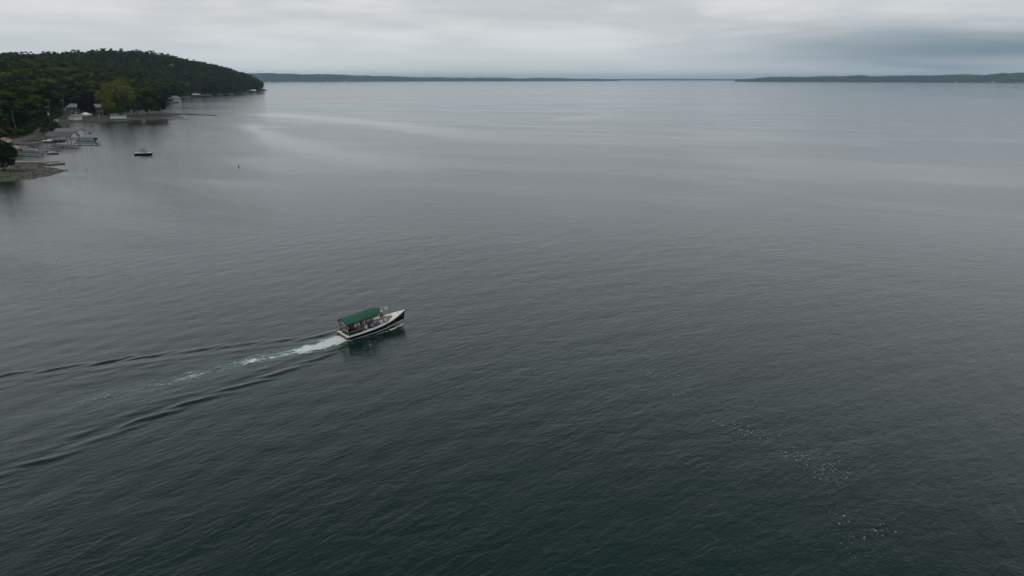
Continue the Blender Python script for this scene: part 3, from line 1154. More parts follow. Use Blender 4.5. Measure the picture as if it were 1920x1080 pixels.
def strew(name, n, dmin, dmax, ymin, ymax, material, size, flat, label, cat, seed):
    r = random.Random(seed)
    mb = MB()
    got = 0
    pts = np.stack([np.array([r.uniform(-330, -130) for _ in range(60000)]), np.array([r.uniform(ymin, ymax) for _ in range(60000)])], -1)
    dd = signed_distance(SHORE, pts[:, 0], pts[:, 1])
    pts = pts[(dd > dmin) & (dd < dmax)][:n]
    zz = terr(pts[:, 0], pts[:, 1])
    for (x, y), z in zip(pts, zz):
        k = r.uniform(*size)
        vs_ = []
        a0 = r.uniform(0, 6)
        for a in range(5):
            q = k * r.uniform(.7, 1.2)
            vs_.append((x + q * math.cos(a0 + a * 1.257), y + q * math.sin(a0 + a * 1.257), z - .05))
        for a in range(5):
            q = k * r.uniform(.35, .7)
            vs_.append((x + q * math.cos(a0 + a * 1.257), y + q * math.sin(a0 + a * 1.257), z + k * flat * r.uniform(.7, 1.2)))
        mb.add(vs_, [(a, (a + 1) % 5, 5 + (a + 1) % 5, 5 + a) for a in range(5)] + [(5, 6, 7, 8, 9)])
    return tag(mb.build(name, material), label, cat, kind='stuff')


strew('shore_stones', 900, -.6, 1.6, 190, 600, mat('shore_rock', (.085, .08, .072), .9, .5, .9), (.12, .34), .7, 'grey stones lying along the waterline', 'stones', 4)
strew('shore_weeds', 300, 2., 14., 200, 262, mat('dry_weeds', (.045, .052, .020), .95, .5, .6, tint=(.06, .045, .025)), (.12, .38), .8, 'tufts of weeds scattered over the gravel point', 'weeds', 5)

# ------------------------------------------------------------------ people
SKIN = [mat('skin_light', (.42, .26, .19), .55), mat('skin_tan', (.30, .17, .115), .55)]


def pose(kind):
    J, B = {}, []

    def j(n, x, y, z, r):
        J[n] = ((x, y, z), r)
    if kind == 'stand':
        j('pelvis', 0, 0, .95, .145); j('belly', .0, 0, 1.10, .135); j('chest', .0, 0, 1.28, .155); j('neckb', .0, 0, 1.44, .075)
        top = 1.44
    else:
        j('pelvis', 0, 0, .11, .150); j('belly', .01, 0, .27, .140); j('chest', .02, 0, .45, .155); j('neckb', .03, 0, .60, .075)
        top = .60
    hx = J['neckb'][0][0]
    j('neck', hx + .015, 0, top + .06, .055); j('jaw', hx + .03, 0, top + .14, .078); j('skull', hx + .025, 0, top + .22, .088); j('crown', hx + .02, 0, top + .275, .062)
    B += [('pelvis', 'belly', 'shirt'), ('belly', 'chest', 'shirt'), ('chest', 'neckb', 'shirt'), ('neckb', 'neck', 'skin'), ('neck', 'jaw', 'skin'), ('jaw', 'skull', 'skin'), ('skull', 'crown', 'skin')]
    for s, k in ((1, 'l'), (-1, 'r')):
        if kind == 'stand':
            j('sh' + k, 0, s * .18, 1.39, .068); j('el' + k, .08, s * .25, 1.12, .050); j('wr' + k, .33, s * .17, 1.08, .034); j('pa' + k, .41, s * .15, 1.09, .034)
            j('hi' + k, 0, s * .09, .90, .105); j('kn' + k, .03, s * .10, .50, .075); j('an' + k, -.01, s * .11, .10, .048); j('to' + k, .15, s * .12, .045, .042)
            px_, pz_ = .41, 1.09
            py_ = s * .15
        else:
            j('sh' + k, .02, s * .18, .54, .068); j('el' + k, .05, s * .25, .29, .050); j('wr' + k, .27, s * .15, .23, .034); j('pa' + k, .345, s * .125, .215, .034)
            j('hi' + k, .06, s * .095, .09, .105); j('kn' + k, .44, s * .12, .10, .078); j('an' + k, .46, s * .12, -.30, .048); j('to' + k, .60, s * .13, -.37, .042)
            px_, pz_ = .345, .215
            py_ = s * .125
        B += [('chest', 'sh' + k, 'shirt'), ('sh' + k, 'el' + k, 'shirt'), ('el' + k, 'wr' + k, 'skin'), ('wr' + k, 'pa' + k, 'skin'), ('pelvis', 'hi' + k, 'pants'), ('hi' + k, 'kn' + k, 'pants'), ('kn' + k, 'an' + k, 'pants'), ('an' + k, 'to' + k, 'shoe')]
        for q, (dy, ln) in enumerate(((.030, .075), (.010, .085), (-.010, .080), (-.028, .062))):
            j('f%d%s' % (q, k), px_ + ln * .6, py_ + dy, pz_ + .004, .011)
            j('g%d%s' % (q, k), px_ + ln, py_ + dy, pz_ - .022, .009)
            B += [('pa' + k, 'f%d%s' % (q, k), 'skin'), ('f%d%s' % (q, k), 'g%d%s' % (q, k), 'skin')]
        j('th' + k, px_ + .015, py_ - s * .050, pz_ + .005, .012)
        j('tt' + k, px_ + .055, py_ - s * .055, pz_ - .005, .010)
        B += [('pa' + k, 'th' + k, 'skin'), ('th' + k, 'tt' + k, 'skin')]
    return J, B


def body_mesh(kind):
    J, B = pose(kind)
    names = list(J)
    me = bpy.data.meshes.new('body_skeleton')
    me.from_pydata([J[n][0] for n in names], [(names.index(a), names.index(b)) for a, b, _ in B], [])
    bm = bmesh.new()
    bm.from_mesh(me)
    lay = bm.verts.layers.skin.verify()
    bm.verts.ensure_lookup_table()
    for i, n in enumerate(names):
        bm.verts[i][lay].radius = (J[n][1], J[n][1])
        bm.verts[i][lay].use_root = (n == 'pelvis')
    bm.to_mesh(me)
    bm.free()
    tmp = bpy.data.objects.new('body_skeleton', me)
    C.objects.link(tmp)
    sk = tmp.modifiers.new('skin', 'SKIN')
    sk.use_smooth_shade = True
    ss = tmp.modifiers.new('subsurf', 'SUBSURF')
    ss.levels = 1
    ss.render_levels = 1
    dg = bpy.context.evaluated_depsgraph_get()
    out = bpy.data.meshes.new_from_object(tmp.evaluated_get(dg))
    bpy.data.objects.remove(tmp)
    bpy.data.meshes.remove(me)
    zone = {'shirt': 0, 'pants': 1, 'skin': 2, 'shoe': 3}
    out.materials.clear()
    seg = [(Vector(J[a][0]), Vector(J[b][0]), max(J[a][1], J[b][1]), zone[k]) for a, b, k in B]
    for p in out.polygons:
        c = p.center
        best, bz = 1e9, 0
        for a, b, r, k in seg:
            d = b - a
            t = max(0, min(1, (c - a).dot(d) / d.length_squared))
            e = (c - a - d * t).length - r
            if e < best:
                best, bz = e, k
        p.material_index = bz
        p.use_smooth = True
    return out


BODY = {k: body_mesh(k) for k in ('sit', 'stand')}
HEADZ = {'sit': .60, 'stand': 1.44}
HEADX = {'sit': .03, 'stand': 0.}
CLOTH = {}


def cloth(c):
    if c not in CLOTH:
        CLOTH[c] = mat('cloth_%d' % len(CLOTH), c, .85, .12, 9)
    return CLOTH[c]


def person(loc, rz, kind, shirt, pants, label, hair=(.03, .02, .015), hat=None, skin=0, parent_rot=None):
    e = empty('person', loc, rz, label, 'person', 'people aboard the tour boat')
    me = BODY[kind].copy()
    for m_ in (cloth(shirt), cloth(pants), SKIN[skin], M['black']):
        me.materials.append(m_)
    link('body', me, e)
    x0, z0 = HEADX[kind] + .025, HEADZ[kind]
    f = MB()
    for s in (-1, 1):
        f.ball((x0 + .080, s * .032, z0 + .185), (.012, .014, .009), 8, 5)
        f.ball((x0, s * .088, z0 + .17), (.022, .010, .032), 8, 5)
    f.ball((x0 + .095, 0, z0 + .155), (.020, .014, .026), 8, 5)
    f.ball((x0 + .084, 0, z0 + .115), (.012, .028, .008), 8, 5)
    f.build('face', SKIN[1 - skin], e, True)
    h = MB()
    h.ball((x0 - .018, 0, z0 + .215), (.106, .101, .112), 12, 8, -.35)
    h.build('hair', cloth(hair), e, True)
    if hat:
        h = MB()
        h.bar((x0, 0, z0 + .245), (x0, 0, z0 + .258), .19, .175, 16)
        h.bar((x0, 0, z0 + .255), (x0, 0, z0 + .355), .118, .100, 16)
        h.build('sun_hat', cloth(hat), e, True)
    return e


# ------------------------------------------------------------------ tour boat
def hull_sections(L, b, zs, zk, n=48, power=1.6, rake=.28):
    """b(t) half beam, zs(t) sheer, zk(t) keel; returns rows of points from port gunwale to starboard gunwale"""
    rows = []
    for i in range(n + 1):
        t = i / n
        row = []
        for k in range(15):
            u = k / 7 - 1
            a = abs(u)
            y = math.copysign(b(t) * (1 - (1 - a) ** power), u) if a > 0 else 0
            z = zk(t) + (zs(t) - zk(t)) * a ** (2.1 - .7 * t)
            row.append((t * L + (rake * (a - .5) * t ** 6), y, z))
        rows.append(row)
    return rows


TB = empty('tour_boat', (BOAT_A.x, BOAT_A.y, -.03), BOAT_RZ, 'tour boat with dark hull, cream deck and long green canopy', 'boat')
TB.rotation_euler = (0, R(-2.4), BOAT_RZ)
L = BOAT_L


def tb_b(t):
    return 1.22 + .10 * math.sin(min(t / .5, 1) * math.pi / 2) if t < .45 else max(.03, 1.315 * (1 - ((t - .45) / .55) ** 2.15))


def tb_s(t):
    return .50 + .90 * t ** 2.1


def tb_k(t):
    return -.42 + .52 * max(0, (t - .5) / .5) ** 2.2


rows = hull_sections(L, tb_b, tb_s, tb_k, 56)
mb = MB().grid(rows)
mb.add(rows[0], [tuple(range(15))])
mb.build('hull', M['hull_green'], TB, True)


def hull_y(t, z):
    """half breadth of the hull at height z"""
    a = max(0, min(1, (z - tb_k(t)) / (tb_s(t) - tb_k(t)))) ** (1 / (2.1 - .7 * t))
    return tb_b(t) * (1 - (1 - a) ** 1.6), .28 * (a - .5) * t ** 6


for s in (1, -1):
    st = []
    for i in range(44):
        t = .02 + .955 * i / 43
        zc = -.06 + .30 * t ** 1.25
        r0 = []
        for z, off in ((zc - .07, .015), (zc - .035, .07), (zc + .07, .012)):
            y, ox = hull_y(t, z)
            r0.append((t * L + ox, s * (y + off), z))
        st.append(r0)
    MB().grid(st).build('boot_stripe', M['white'], TB)
    rr = MB()
    pts = [(t / 40 * L + .14 * (t / 40) ** 6, s * (tb_b(t / 40) + .012), tb_s(t / 40) - .05) for t in range(41)]
    rr.path(pts, .028, 6)
    rr.build('rub_rail', M['cream'], TB, True)


def cock(t):
    """half breadth of the cockpit opening"""
    if t < .085 or t > .80:
        return 0.
    w0 = tb_b(t) - .27
    if t < .12:
        w0 *= math.sqrt(max(0, 1 - ((.12 - t) / .035) ** 2)) * .35 + .65
    if t > .66:
        w0 *= math.sqrt(max(0, 1 - ((t - .66) / .14) ** 2))
    return max(0, w0)


dk = MB()
ts = [0, .03, .06, .0849] + list(np.linspace(.086, .7999, 60)) + list(np.linspace(.8005, .995, 16))
for s in (1, -1):
    rws = []
    for t in ts:
        bo, bi = tb_b(t), cock(t)
        zt_ = tb_s(t) + .004
        ox = .14 * t ** 6
        rws.append([(t * L + ox, s * bi, zt_ + .03), (t * L + ox, s * (bi * .5 + bo * .5), zt_ + .02), (t * L + ox, s * bo, zt_)])
    dk.grid(rws)
dk.build('deck', M['cream'], TB, True)
ln = MB()
cs = [t for t in ts if .086 <= t <= .7999]
for s in (1, -1):
    ln.grid([[(t * L, s * cock(t), tb_s(t) + .032), (t * L, s * cock(t) * .97, .18)] for t in cs])
ln.grid([[(cs[0] * L, -cock(cs[0]), tb_s(cs[0]) + .03), (cs[0] * L, cock(cs[0]), tb_s(cs[0]) + .03)], [(cs[0] * L, -cock(cs[0]), .18), (cs[0] * L, cock(cs[0]), .18)]])
ln.build('cockpit_liner', M['tan'], TB, True)
MB().grid([[(t * L, -cock(t) * .98, .19), (t * L, cock(t) * .98, .19)] for t in cs]).build('cockpit_floor', M['tan'], TB)
for s in (1, -1):
    bch = MB()
    rws = [[(t * L, s * (cock(t) - .02), .56), (t * L, s * (cock(t) - .46), .56), (t * L, s * (cock(t) - .46), .20)] for t in np.linspace(.13, .66, 24)]
    bch.grid(rws)
    bch.build('bench', M['tan'], TB)
bs = MB().box((.92, 0, .38), (.42, 1.5, .36))
bs.build('stern_seat', M['black'], TB)
MB().box((.80, .1, .80), (.5, .95, .48)).build('engine_box', M['black'], TB)
cn = MB().box((L * .69, .10, .50), (.34, .55, .62)).box((L * .69 + .06, .10, .86), (.14, .5, .10), ry=.5)
cn.build('helm_console', M['cream'], TB)
wh = MB()
for i in range(14):
    a0, a1 = 2 * math.pi * i / 14, 2 * math.pi * (i + 1) / 14
    wh.bar((L * .69 - .24, .10 + .17 * math.cos(a0), 1.0 + .17 * math.sin(a0)), (L * .69 - .24, .10 + .17 * math.cos(a1), 1.0 + .17 * math.sin(a1)), .014, .014, 6)
wh.bar((L * .69 - .24, .10, 1.0), (L * .69 - .1, .10, .8), .02)
wh.build('steering_wheel', M['black'], TB)
# canopy: square at the stern, rounded over the helm
CT0, CT1 = .025, .605


def can_w(t):
    return 1.09 if t < .44 else 1.09 * math.sqrt(max(0, 1 - ((t - .44) / (CT1 - .44)) ** 2.3))


def can_z(t, u):
    base = 2.02 + .40 * t
    return base + (.22 + .14 * math.exp(-((t - .45) / .12) ** 2)) * (1 - abs(u) ** 2.2) - .10 * abs(u) ** 8 * (1 if t > .05 else 1.3) - .05 * math.sin(math.pi * t * 8.15 / .82) ** 2 * (1 - .5 * abs(u))


rws = []
for t in list(np.linspace(CT0, .44, 26)) + list(.44 + (CT1 - .44) * np.sin(np.linspace(.05, 1.566, 22))):
    ww = max(.012, can_w(t))
    rws.append([(t * L, ww * u, can_z(t, u * ww / 1.09 if t > .44 else u) - (.10 * max(0, (t - .55) / .085) ** 2)) for u in np.linspace(-1, 1, 17)])
can = MB().sheet(rws, .035).build('canopy', M['canvas'], TB, True)
vl = MB()
edge = [r[0] for r in rws[::-1]] + [r[-1] for r in rws]
edge = [edge[len(rws) - 1 + 0]] and ([r[0] for r in rws] + [r[-1] for r in rws[::-1]] + [rws[0][0]])
edge = edge[:-1] + [rws[0][k] for k in range(16, -1, -1)][1:]
vl.grid([[(p[0], p[1], p[2] - .012) for p in edge], [(p[0], p[1], p[2] - .15) for p in edge]])
vl.build('valance', mat('dark_green_canvas', (.007, .050, .034), .8, .15, 3), can, True)
for s in (1, -1):
    for t in (.035, .26, .45, .585):
        y1 = min(1.06, can_w(t) * .97)
        yb = tb_b(t) - .16
        MB().bar((t * L, s * yb, tb_s(t)), (t * L, s * y1, can_z(t, 1) - .03), .026, .026, 8).build('canopy_post', M['steel'], TB, True)
    # solid green dodger low on the stern half, clear curtain above it
    pl = []
    for t in np.linspace(.045, .258, 8):
        pl.append([(t * L, s * (tb_b(t) - .20), tb_s(t) + .02), (t * L, s * (tb_b(t) - .17), tb_s(t) + .46)])
    MB().grid(pl).build('side_panel', mat('bottle_green_panel', (.010, .030, .022), .6, .2, 3), TB)
    pl = []
    for t in np.linspace(.045, .258, 8):
        pl.append([(t * L, s * (tb_b(t) - .17), tb_s(t) + .465), (t * L, s * 1.055, can_z(t, 1) - .13)])
    MB().grid(pl).build('clear_curtain', M['vinyl'], TB)
    bw = MB()
    a = [(t * L, s * (tb_b(t) - .165), tb_s(t) + .46) for t in np.linspace(.045, .258, 8)]
    bw.path(a, .016, 6)
    bw.build('curtain_rail', M['steel'], TB)
MB().grid([[(.30, -1.0, .56), (.30, 1.0, .56)], [(.30, -1.02, .96), (.30, 1.02, .96)]]).build('stern_panel', mat('black_canvas', (.012, .014, .014), .8, .2, 3), TB)
MB().grid([[(.30, -1.02, .965), (.30, 1.02, .965)], [(.24, -1.05, 1.86), (.24, 1.05, 1.86)]]).build('stern_curtain', M['vinyl'], TB)
fr = MB()
for y in (-.45, .25):
    fr.bar((.285, y, .97), (.235, y, 1.86), .02)
fr.bar((.285, -.45, 1.0), (.285, .25, 1.0), .02).bar((.24, -.45, 1.80), (.24, .25, 1.80), .02)
fr.build('stern_window_frame', M['offwhite'], TB)
stc = MB()
for t in (.10, .27, .42, .565):
    for s in (1, -1):
        pass
for t, s in ((.11, -1), (.285, -1), (.425, -1), (.565, -1), (.11, 1), (.285, 1), (.425, 1), (.565, 1)):
    MB().bar((t * L, s * (tb_b(t) - .05), tb_s(t) - .10), (t * L, s * (tb_b(t) - .06), tb_s(t) + .13), .022, .022, 6).build('rail_stanchion', M['black'], TB)
MB().bar((L * .60, -(tb_b(.6) - .13), tb_s(.6) + .055), (L * .675, -(tb_b(.675) - .13), tb_s(.675) + .055), .03).build('grab_rail', M['black'], TB)
cl = MB().bar((L * .90, -.02, tb_s(.9) + .03), (L * .90, -.02, tb_s(.9) + .11), .03).bar((L * .90 - .12, -.02, tb_s(.9) + .11), (L * .90 + .12, -.02, tb_s(.9) + .11), .022)
cl.build('bow_cleat', M['wood_red'], TB)
fs = MB().bar((L * .80, .30, tb_s(.8) + .02), (L * .77, .40, tb_s(.8) + 1.25), .016, .012).build('flag_staff', M['black'], TB)
fp = []
for i in range(9):
    u = i / 8
    x_ = L * .776 - .50 * u * .96
    fp.append([(x_, .385 + .05 * math.sin(u * 5.5), tb_s(.8) + .76 + .02 * u), (x_ - .01, .395 + .05 * math.sin(u * 5.5 + .4), tb_s(.8) + 1.20 - .03 * u)])
MB().grid(fp).build('flag', M['flag'], fs, True)
MB().box((-.10, 1.0, .26), (.12, .18, .20)).bar((-.12, .98, -.3), (-.12, .98, .2), .05).build('stern_drive', mat('faded_red_plastic', (.34, .10, .085), .5, .1, 4), TB)
ld = MB()
for y in (.35, .62):
    ld.bar((-.05, y, -.3), (.02, y, .62), .018)
for z in (-.1, .12, .34):
    ld.bar((-.03, .35, z), (-.03, .62, z), .014)
ld.build('boarding_ladder', M['steel'], TB)
MB().box((.16, .55, .62), (.26, .4, .16)).build('deck_locker', M['flag'], TB)
bpy.context.view_layer.update()
TM = TB.matrix_basis.copy()


def aboard(t, y, z):
    return TM @ Vector((t * L, y, z))


PT = [  # t, y, seat height, facing, pose, shirt, pants, label, hat, hair, skin
    (.325, -.78, .56, 90, 'sit', (.52, .52, .60), (.05, .05, .07), 'person in a white striped shirt seated at the starboard rail nearest the stern', None, (.03, .02, .015), 0),
    (.425, -.80, .56, 95, 'sit', (.22, .24, .36), (.04, .04, .05), 'person in a lavender grey shirt seated mid starboard with back to the rail', None, (.02, .014, .01), 0),
    (.515, -.76, .56, 90, 'sit', (.13, .18, .29), (.06, .06, .08), 'person in a slate blue shirt seated forward on the starboard bench', None, (.32, .26, .18), 0),
    (.575, -.70, .56, 85, 'sit', (.66, .66, .70), (.40, .24, .17), 'person in a bright white shirt at the forward end of the starboard bench', None, (.30, .2, .12), 0),
    (.36, .78, .56, -90, 'sit', (.17, .035, .03), (.05, .04, .05), 'person in a dark red shirt on the port bench under the canopy', None, (.05, .03, .02), 1),
    (.44, .80, .56, -85, 'sit', (.46, .43, .36), (.16, .13, .10), 'person in a pale checked shirt in the middle of the port bench', None, (.10, .07, .05), 0),
    (.51, .78, .56, -95, 'sit', (.40, .37, .30), (.10, .10, .12), 'person in a beige shirt on the port bench next to the helm', None, (.28, .25, .22), 0),
    (.175, .55, .56, -60, 'sit', (.40, .09, .085), (.05, .05, .06), 'person in a red shirt behind the clear stern curtain', None, (.04, .03, .02), 0),
    (.215, -.55, .56, 70, 'sit', (.33, .29, .24), (.06, .05, .05), 'person in a tan shirt seated behind the starboard clear curtain', None, (.03, .02, .015), 0),
    (.640, .26, .19, 10, 'stand', (.022, .018, .040), (.05, .04, .05), 'person standing at the helm in a navy jacket and white hat', (.62, .60, .50), (.05, .03, .02), 1),
]
for (t, y, z, fa, kd, sh, pa, lb, hat, hair, sk) in PT:
    person(aboard(t, y, z), BOAT_RZ + R(fa), kd, sh, pa, lb, hair, hat, sk)
bg_ = MB().ball((0, 0, .16), (.30, .2, .17), 10, 7, -.9)
bg_.bar((-.12, 0, .30), (0, 0, .40), .015).bar((0, 0, .40), (.12, 0, .30), .015)
b_ = bg_.build('duffel_bag', M['black'], None, True)
b_.location = aboard(.715, -.25, .20)
b_.rotation_euler = (0, 0, BOAT_RZ)
tag(b_, 'black bag lying in the open bow of the tour boat', 'bag')


# ------------------------------------------------------------------ smaller boats
def small_hull(L, B, fb, name, material, parent, draft=.25, bow=1.25):
    b = lambda t: B / 2 * (.93 + .07 * min(1, t * 3)) if t < .5 else max(.02, B / 2 * (1 - ((t - .5) / .5) ** 2.4))
    s = lambda t: fb * (1 + (bow - 1) * t ** 1.5)
    k = lambda t: -draft + draft * 1.1 * max(0, (t - .55) / .45) ** 2
    rows = hull_sections(L, b, s, k, 24, rake=L * .12)
    for r_i, r in enumerate(rows):
        rows[r_i] = [(p[0] - L / 2, p[1], p[2]) for p in r]
    MB().grid(rows).add(rows[0], [tuple(range(15))]).build(name, material, parent, True)
    return b, s


def deck_ring(L, b, s, parent, material, c0=.1, c1=.7, rim=.18, name='deck', floor=.42, floor_mat=None):
    def ck(t):
        if t < c0 or t > c1:
            return 0
        w0 = max(0, b(t) - rim)
        if t > c1 - .18:
            w0 *= math.sqrt(max(0, 1 - ((t - c1 + .18) / .18) ** 2))
        return w0
    ts = [0, c0 - .001] + list(np.linspace(c0 + .001, c1, 20)) + list(np.linspace(c1 + .005, .99, 8))
    d, f = MB(), MB()
    for sg in (1, -1):
        d.grid([[(t * L - L / 2 + L * .06 * t ** 6, sg * ck(t), s(t) + .03), (t * L - L / 2 + L * .06 * t ** 6, sg * b(t), s(t) + .004)] for t in ts])
    d.build(name, material, parent, True)
    tt = [t for t in ts if c0 < t <= c1]
    for sg in (1, -1):
        f.grid([[(t * L - L / 2 + L * .06 * t ** 6, sg * ck(t), s(t) + .03), (t * L - L / 2 + L * .06 * t ** 6, sg * ck(t), floor), (t * L - L / 2 + L * .06 * t ** 6, 0, floor)] for t in tt])
    f.build('cockpit', floor_mat or M['offwhite'], parent)


def runabout(loc, rz, L, B, hullm, label, name='motorboat', group=None, tower=False, cover=None, z=0., windshield=True, outboard=False):
    e = empty(name, (loc[0], loc[1], z), rz, label, 'boat', group)
    fb = .30 * B + .05
    b, s = small_hull(L, B, fb, 'hull', hullm, e)
    if cover:
        rows = []
        for t in np.linspace(.02, .985, 16):
            rows.append([(t * L - L / 2 + L * .06 * t ** 6, u * (b(t) + .03), s(t) + .03 + (1 - abs(u) ** 1.6) * (.16 + .34 * math.exp(-((t - .55) / .2) ** 2)) * min(1, (1 - t) * 4)) for u in np.linspace(-1, 1, 9)])
        MB().grid(rows).build('cover', cover, e, True)
    else:
        deck_ring(L, b, s, e, M['white'])
        for x_ in (-.28, .02):
            MB().box((x_ * L, 0, .62), (.5, B * .6, .42)).build('seat', M['offwhite'], e)
        if windshield:
            ws = []
            for u in np.linspace(-1, 1, 9):
                a = u * 1.15
                x0 = L * .13 + .5 * math.cos(a)
                ws.append([(x0, math.sin(a) * B * .42, fb * 1.1), (x0 - .35, math.sin(a) * B * .38, fb * 1.1 + .42)])
            MB().grid(ws).build('windshield', M['glass'], e, True)
    if tower:
        tw = MB()
        for sg in (1, -1):
            tw.bar((L * .16, sg * B * .42, fb * 1.05), (-L * .02, sg * B * .34, fb + 1.30), .075)
            tw.bar((-L * .16, sg * B * .44, fb * 1.0), (-L * .07, sg * B * .34, fb + 1.30), .075)
            tw.bar((-L * .07, sg * B * .34, fb + 1.30), (-L * .02, sg * B * .34, fb + 1.30), .075)
        for x_ in (-L * .07, -L * .02):
            tw.bar((x_, -B * .34, fb + 1.30), (x_, B * .34, fb + 1.30), .075)
        tw.build('wakeboard_tower', M['black'], e, True)
        MB().box((-L * .10, 0, fb + 1.36), (L * .11, B * .66, .05)).build('tower_top', M['black'], e)
        MB().box((-L / 2 - .3, 0, .12), (.7, B * .85, .07)).build('swim_platform', M['offwhite'], e)
        for sg in (1, -1):
            MB().grid([[(t * L - L / 2 + L * .06 * t ** 6, sg * (b(t) + .012), s(t) + .006), (t * L - L / 2 + L * .055 * t ** 6, sg * (b(t) + .03), s(t) - .08), (t * L - L / 2 + L * .05 * t ** 6, sg * (b(t) + .012), s(t) - .16)] for t in np.linspace(0, .985, 22)]).build('sheer_band', M['white'], e, True)
    if outboard:
        MB().box((-L / 2 - .2, 0, fb + .25), (.45, .36, .5)).bar((-L / 2 - .22, 0, -.2), (-L / 2 - .2, 0, fb), .09).build('outboard_motor', M['black'], e)
    return e


p = at(270.5, 290.5)
runabout(p, R(-7), 6.9, 2.5, M['black'], 'black and white motorboat with tower lying at anchor off the docks', tower=True)


def pontoon_boat(loc, rz, L, B, label, cover, group=None):
    e = empty('pontoon_boat', loc, rz, label, 'boat', group)
    for sg in (1, -1):
        mb = MB()
        mb.bar((-L / 2, sg * B * .36, .12), (L * .42, sg * B * .36, .12), .32, .32, 12).bar((L * .42, sg * B * .36, .12), (L * .5, sg * B * .36, .25), .32, .08, 12)
        mb.build('pontoon', M['galv'], e, True)
    MB().box((0, 0, .50), (L * .97, B, .12)).build('deck', M['offwhite'], e)
    rows = []
    for x_ in np.linspace(-L * .46, L * .46, 18):
        hh = .55 + .28 * math.sin(x_ * 2.1) ** 2 + .15 * math.sin(x_ * 5.3)
        rows.append([(x_, B * .49 * u, .60 + (hh + .1) * (1 - abs(u) ** 3)) for u in np.linspace(-1, 1, 9)])
    MB().grid(rows).build('cover', cover, e, True)
    MB().box((-L / 2 - .25, 0, .95), (.5, .42, .6)).bar((-L / 2 - .25, 0, -.2), (-L / 2 - .25, 0, .7), .1).build('outboard_motor', M['black'], e)
    return e


# ------------------------------------------------------------------ docks, lifts, boathouses
def dock(a, b, width, z, label, material=None, group=None, rail=False, posts=True, th=.16, name='dock', lanes=None):
    """a = shore end, b = lake end (world points)"""
    a, b = Vector((a.x, a.y, 0)), Vector((b.x, b.y, 0))
    Ld = (b - a).length
    e = empty(name, a, math.atan2(b.y - a.y, b.x - a.x), label, 'dock', group)
    dm = material or M['wood']
    n = max(2, int(Ld / 1.2))
    sec = MB()
    for i in range(n):
        x0 = Ld * i / n
        sec.box((x0 + Ld / n / 2, 0, z - th / 2 + (i % 3) * .006), (Ld / n - .03, width, th))
    sec.build('deck', dm, e)
    MB().box((Ld / 2, width / 2 - .04, z - th - .07), (Ld, .08, .16)).box((Ld / 2, -width / 2 + .04, z - th - .07), (Ld, .08, .16)).build('stringer', M['pole'], e)
    if posts:
        k = max(2, int(Ld / 3.2) + 1)
        pm = MB().bar((0, 0, -2.), (0, 0, z + .35), .09, .09, 8).mesh('post', M['pole'])
        for i in range(k):
            for sg in (1, -1):
                link('post', pm, e, (Ld * i / (k - 1) * .97 + .1, sg * (width / 2 + .08), 0))
    if rail:
        rm = MB().box((0, 0, z + .52), (.07, .07, 1.0)).mesh('rail_post', M['wood'])
        k = max(3, int(Ld / 1.7))
        for i in range(k + 1):
            link('rail_post', rm, e, (Ld * i / k, -width / 2 + .06, 0))
        MB().box((Ld / 2, -width / 2 + .06, z + 1.04), (Ld, .12, .05)).box((Ld / 2, -width / 2 + .06, z + .55), (Ld, .04, .08)).build('handrail', M['wood'], e)
    return e


def boat_lift(loc, rz, L, B, h, label, canopy=None, group=None, name='boat_lift', bunks=True, skirt=None):
    e = empty(name, (loc.x, loc.y, 0), rz, label, 'boat lift', group)
    pm = MB().bar((0, 0, -2.), (0, 0, h), .075, .075, 8).mesh('post', M['galv'])
    for sx in (-1, 1):
        for sy in (-1, 1):
            link('post', pm, e, (sx * L * .36, sy * B / 2, 0))
    fr = MB()
    for sy in (-1, 1):
        fr.bar((-L * .42, sy * B / 2, h), (L * .42, sy * B / 2, h), .06)
        fr.bar((-L * .36, sy * B / 2, .55), (L * .36, sy * B / 2, .55), .05)
    for sx in (-1, 1):
        fr.bar((sx * L * .36, -B / 2, h), (sx * L * .36, B / 2, h), .06)
        fr.bar((sx * L * .36, -B / 2, .5), (sx * L * .36, B / 2, .5), .06)
    fr.build('frame', M['galv'], e)
    if bunks:
        MB().box((0, -.5, .6), (L * .7, .2, .12)).box((0, .5, .6), (L * .7, .2, .12)).build('bunk', M['wood'], e)
    if canopy:
        rows = []
        for x_ in np.linspace(-L / 2, L / 2, 9):
            rows.append([(x_, B * .58 * u, h + .12 + .55 * (1 - abs(u) ** 1.8) - .25 * max(0, abs(u) - .8) * 5) for u in np.linspace(-1, 1, 11)])
        cp = MB().sheet(rows, .04).build('canopy', canopy, e, True)
        if skirt:
            for sy in (-1, 1):
                MB().box((0, sy * (B * .58 + .03), h - .72), (L, .05, 1.25)).build('skirt', skirt, cp)
    return e


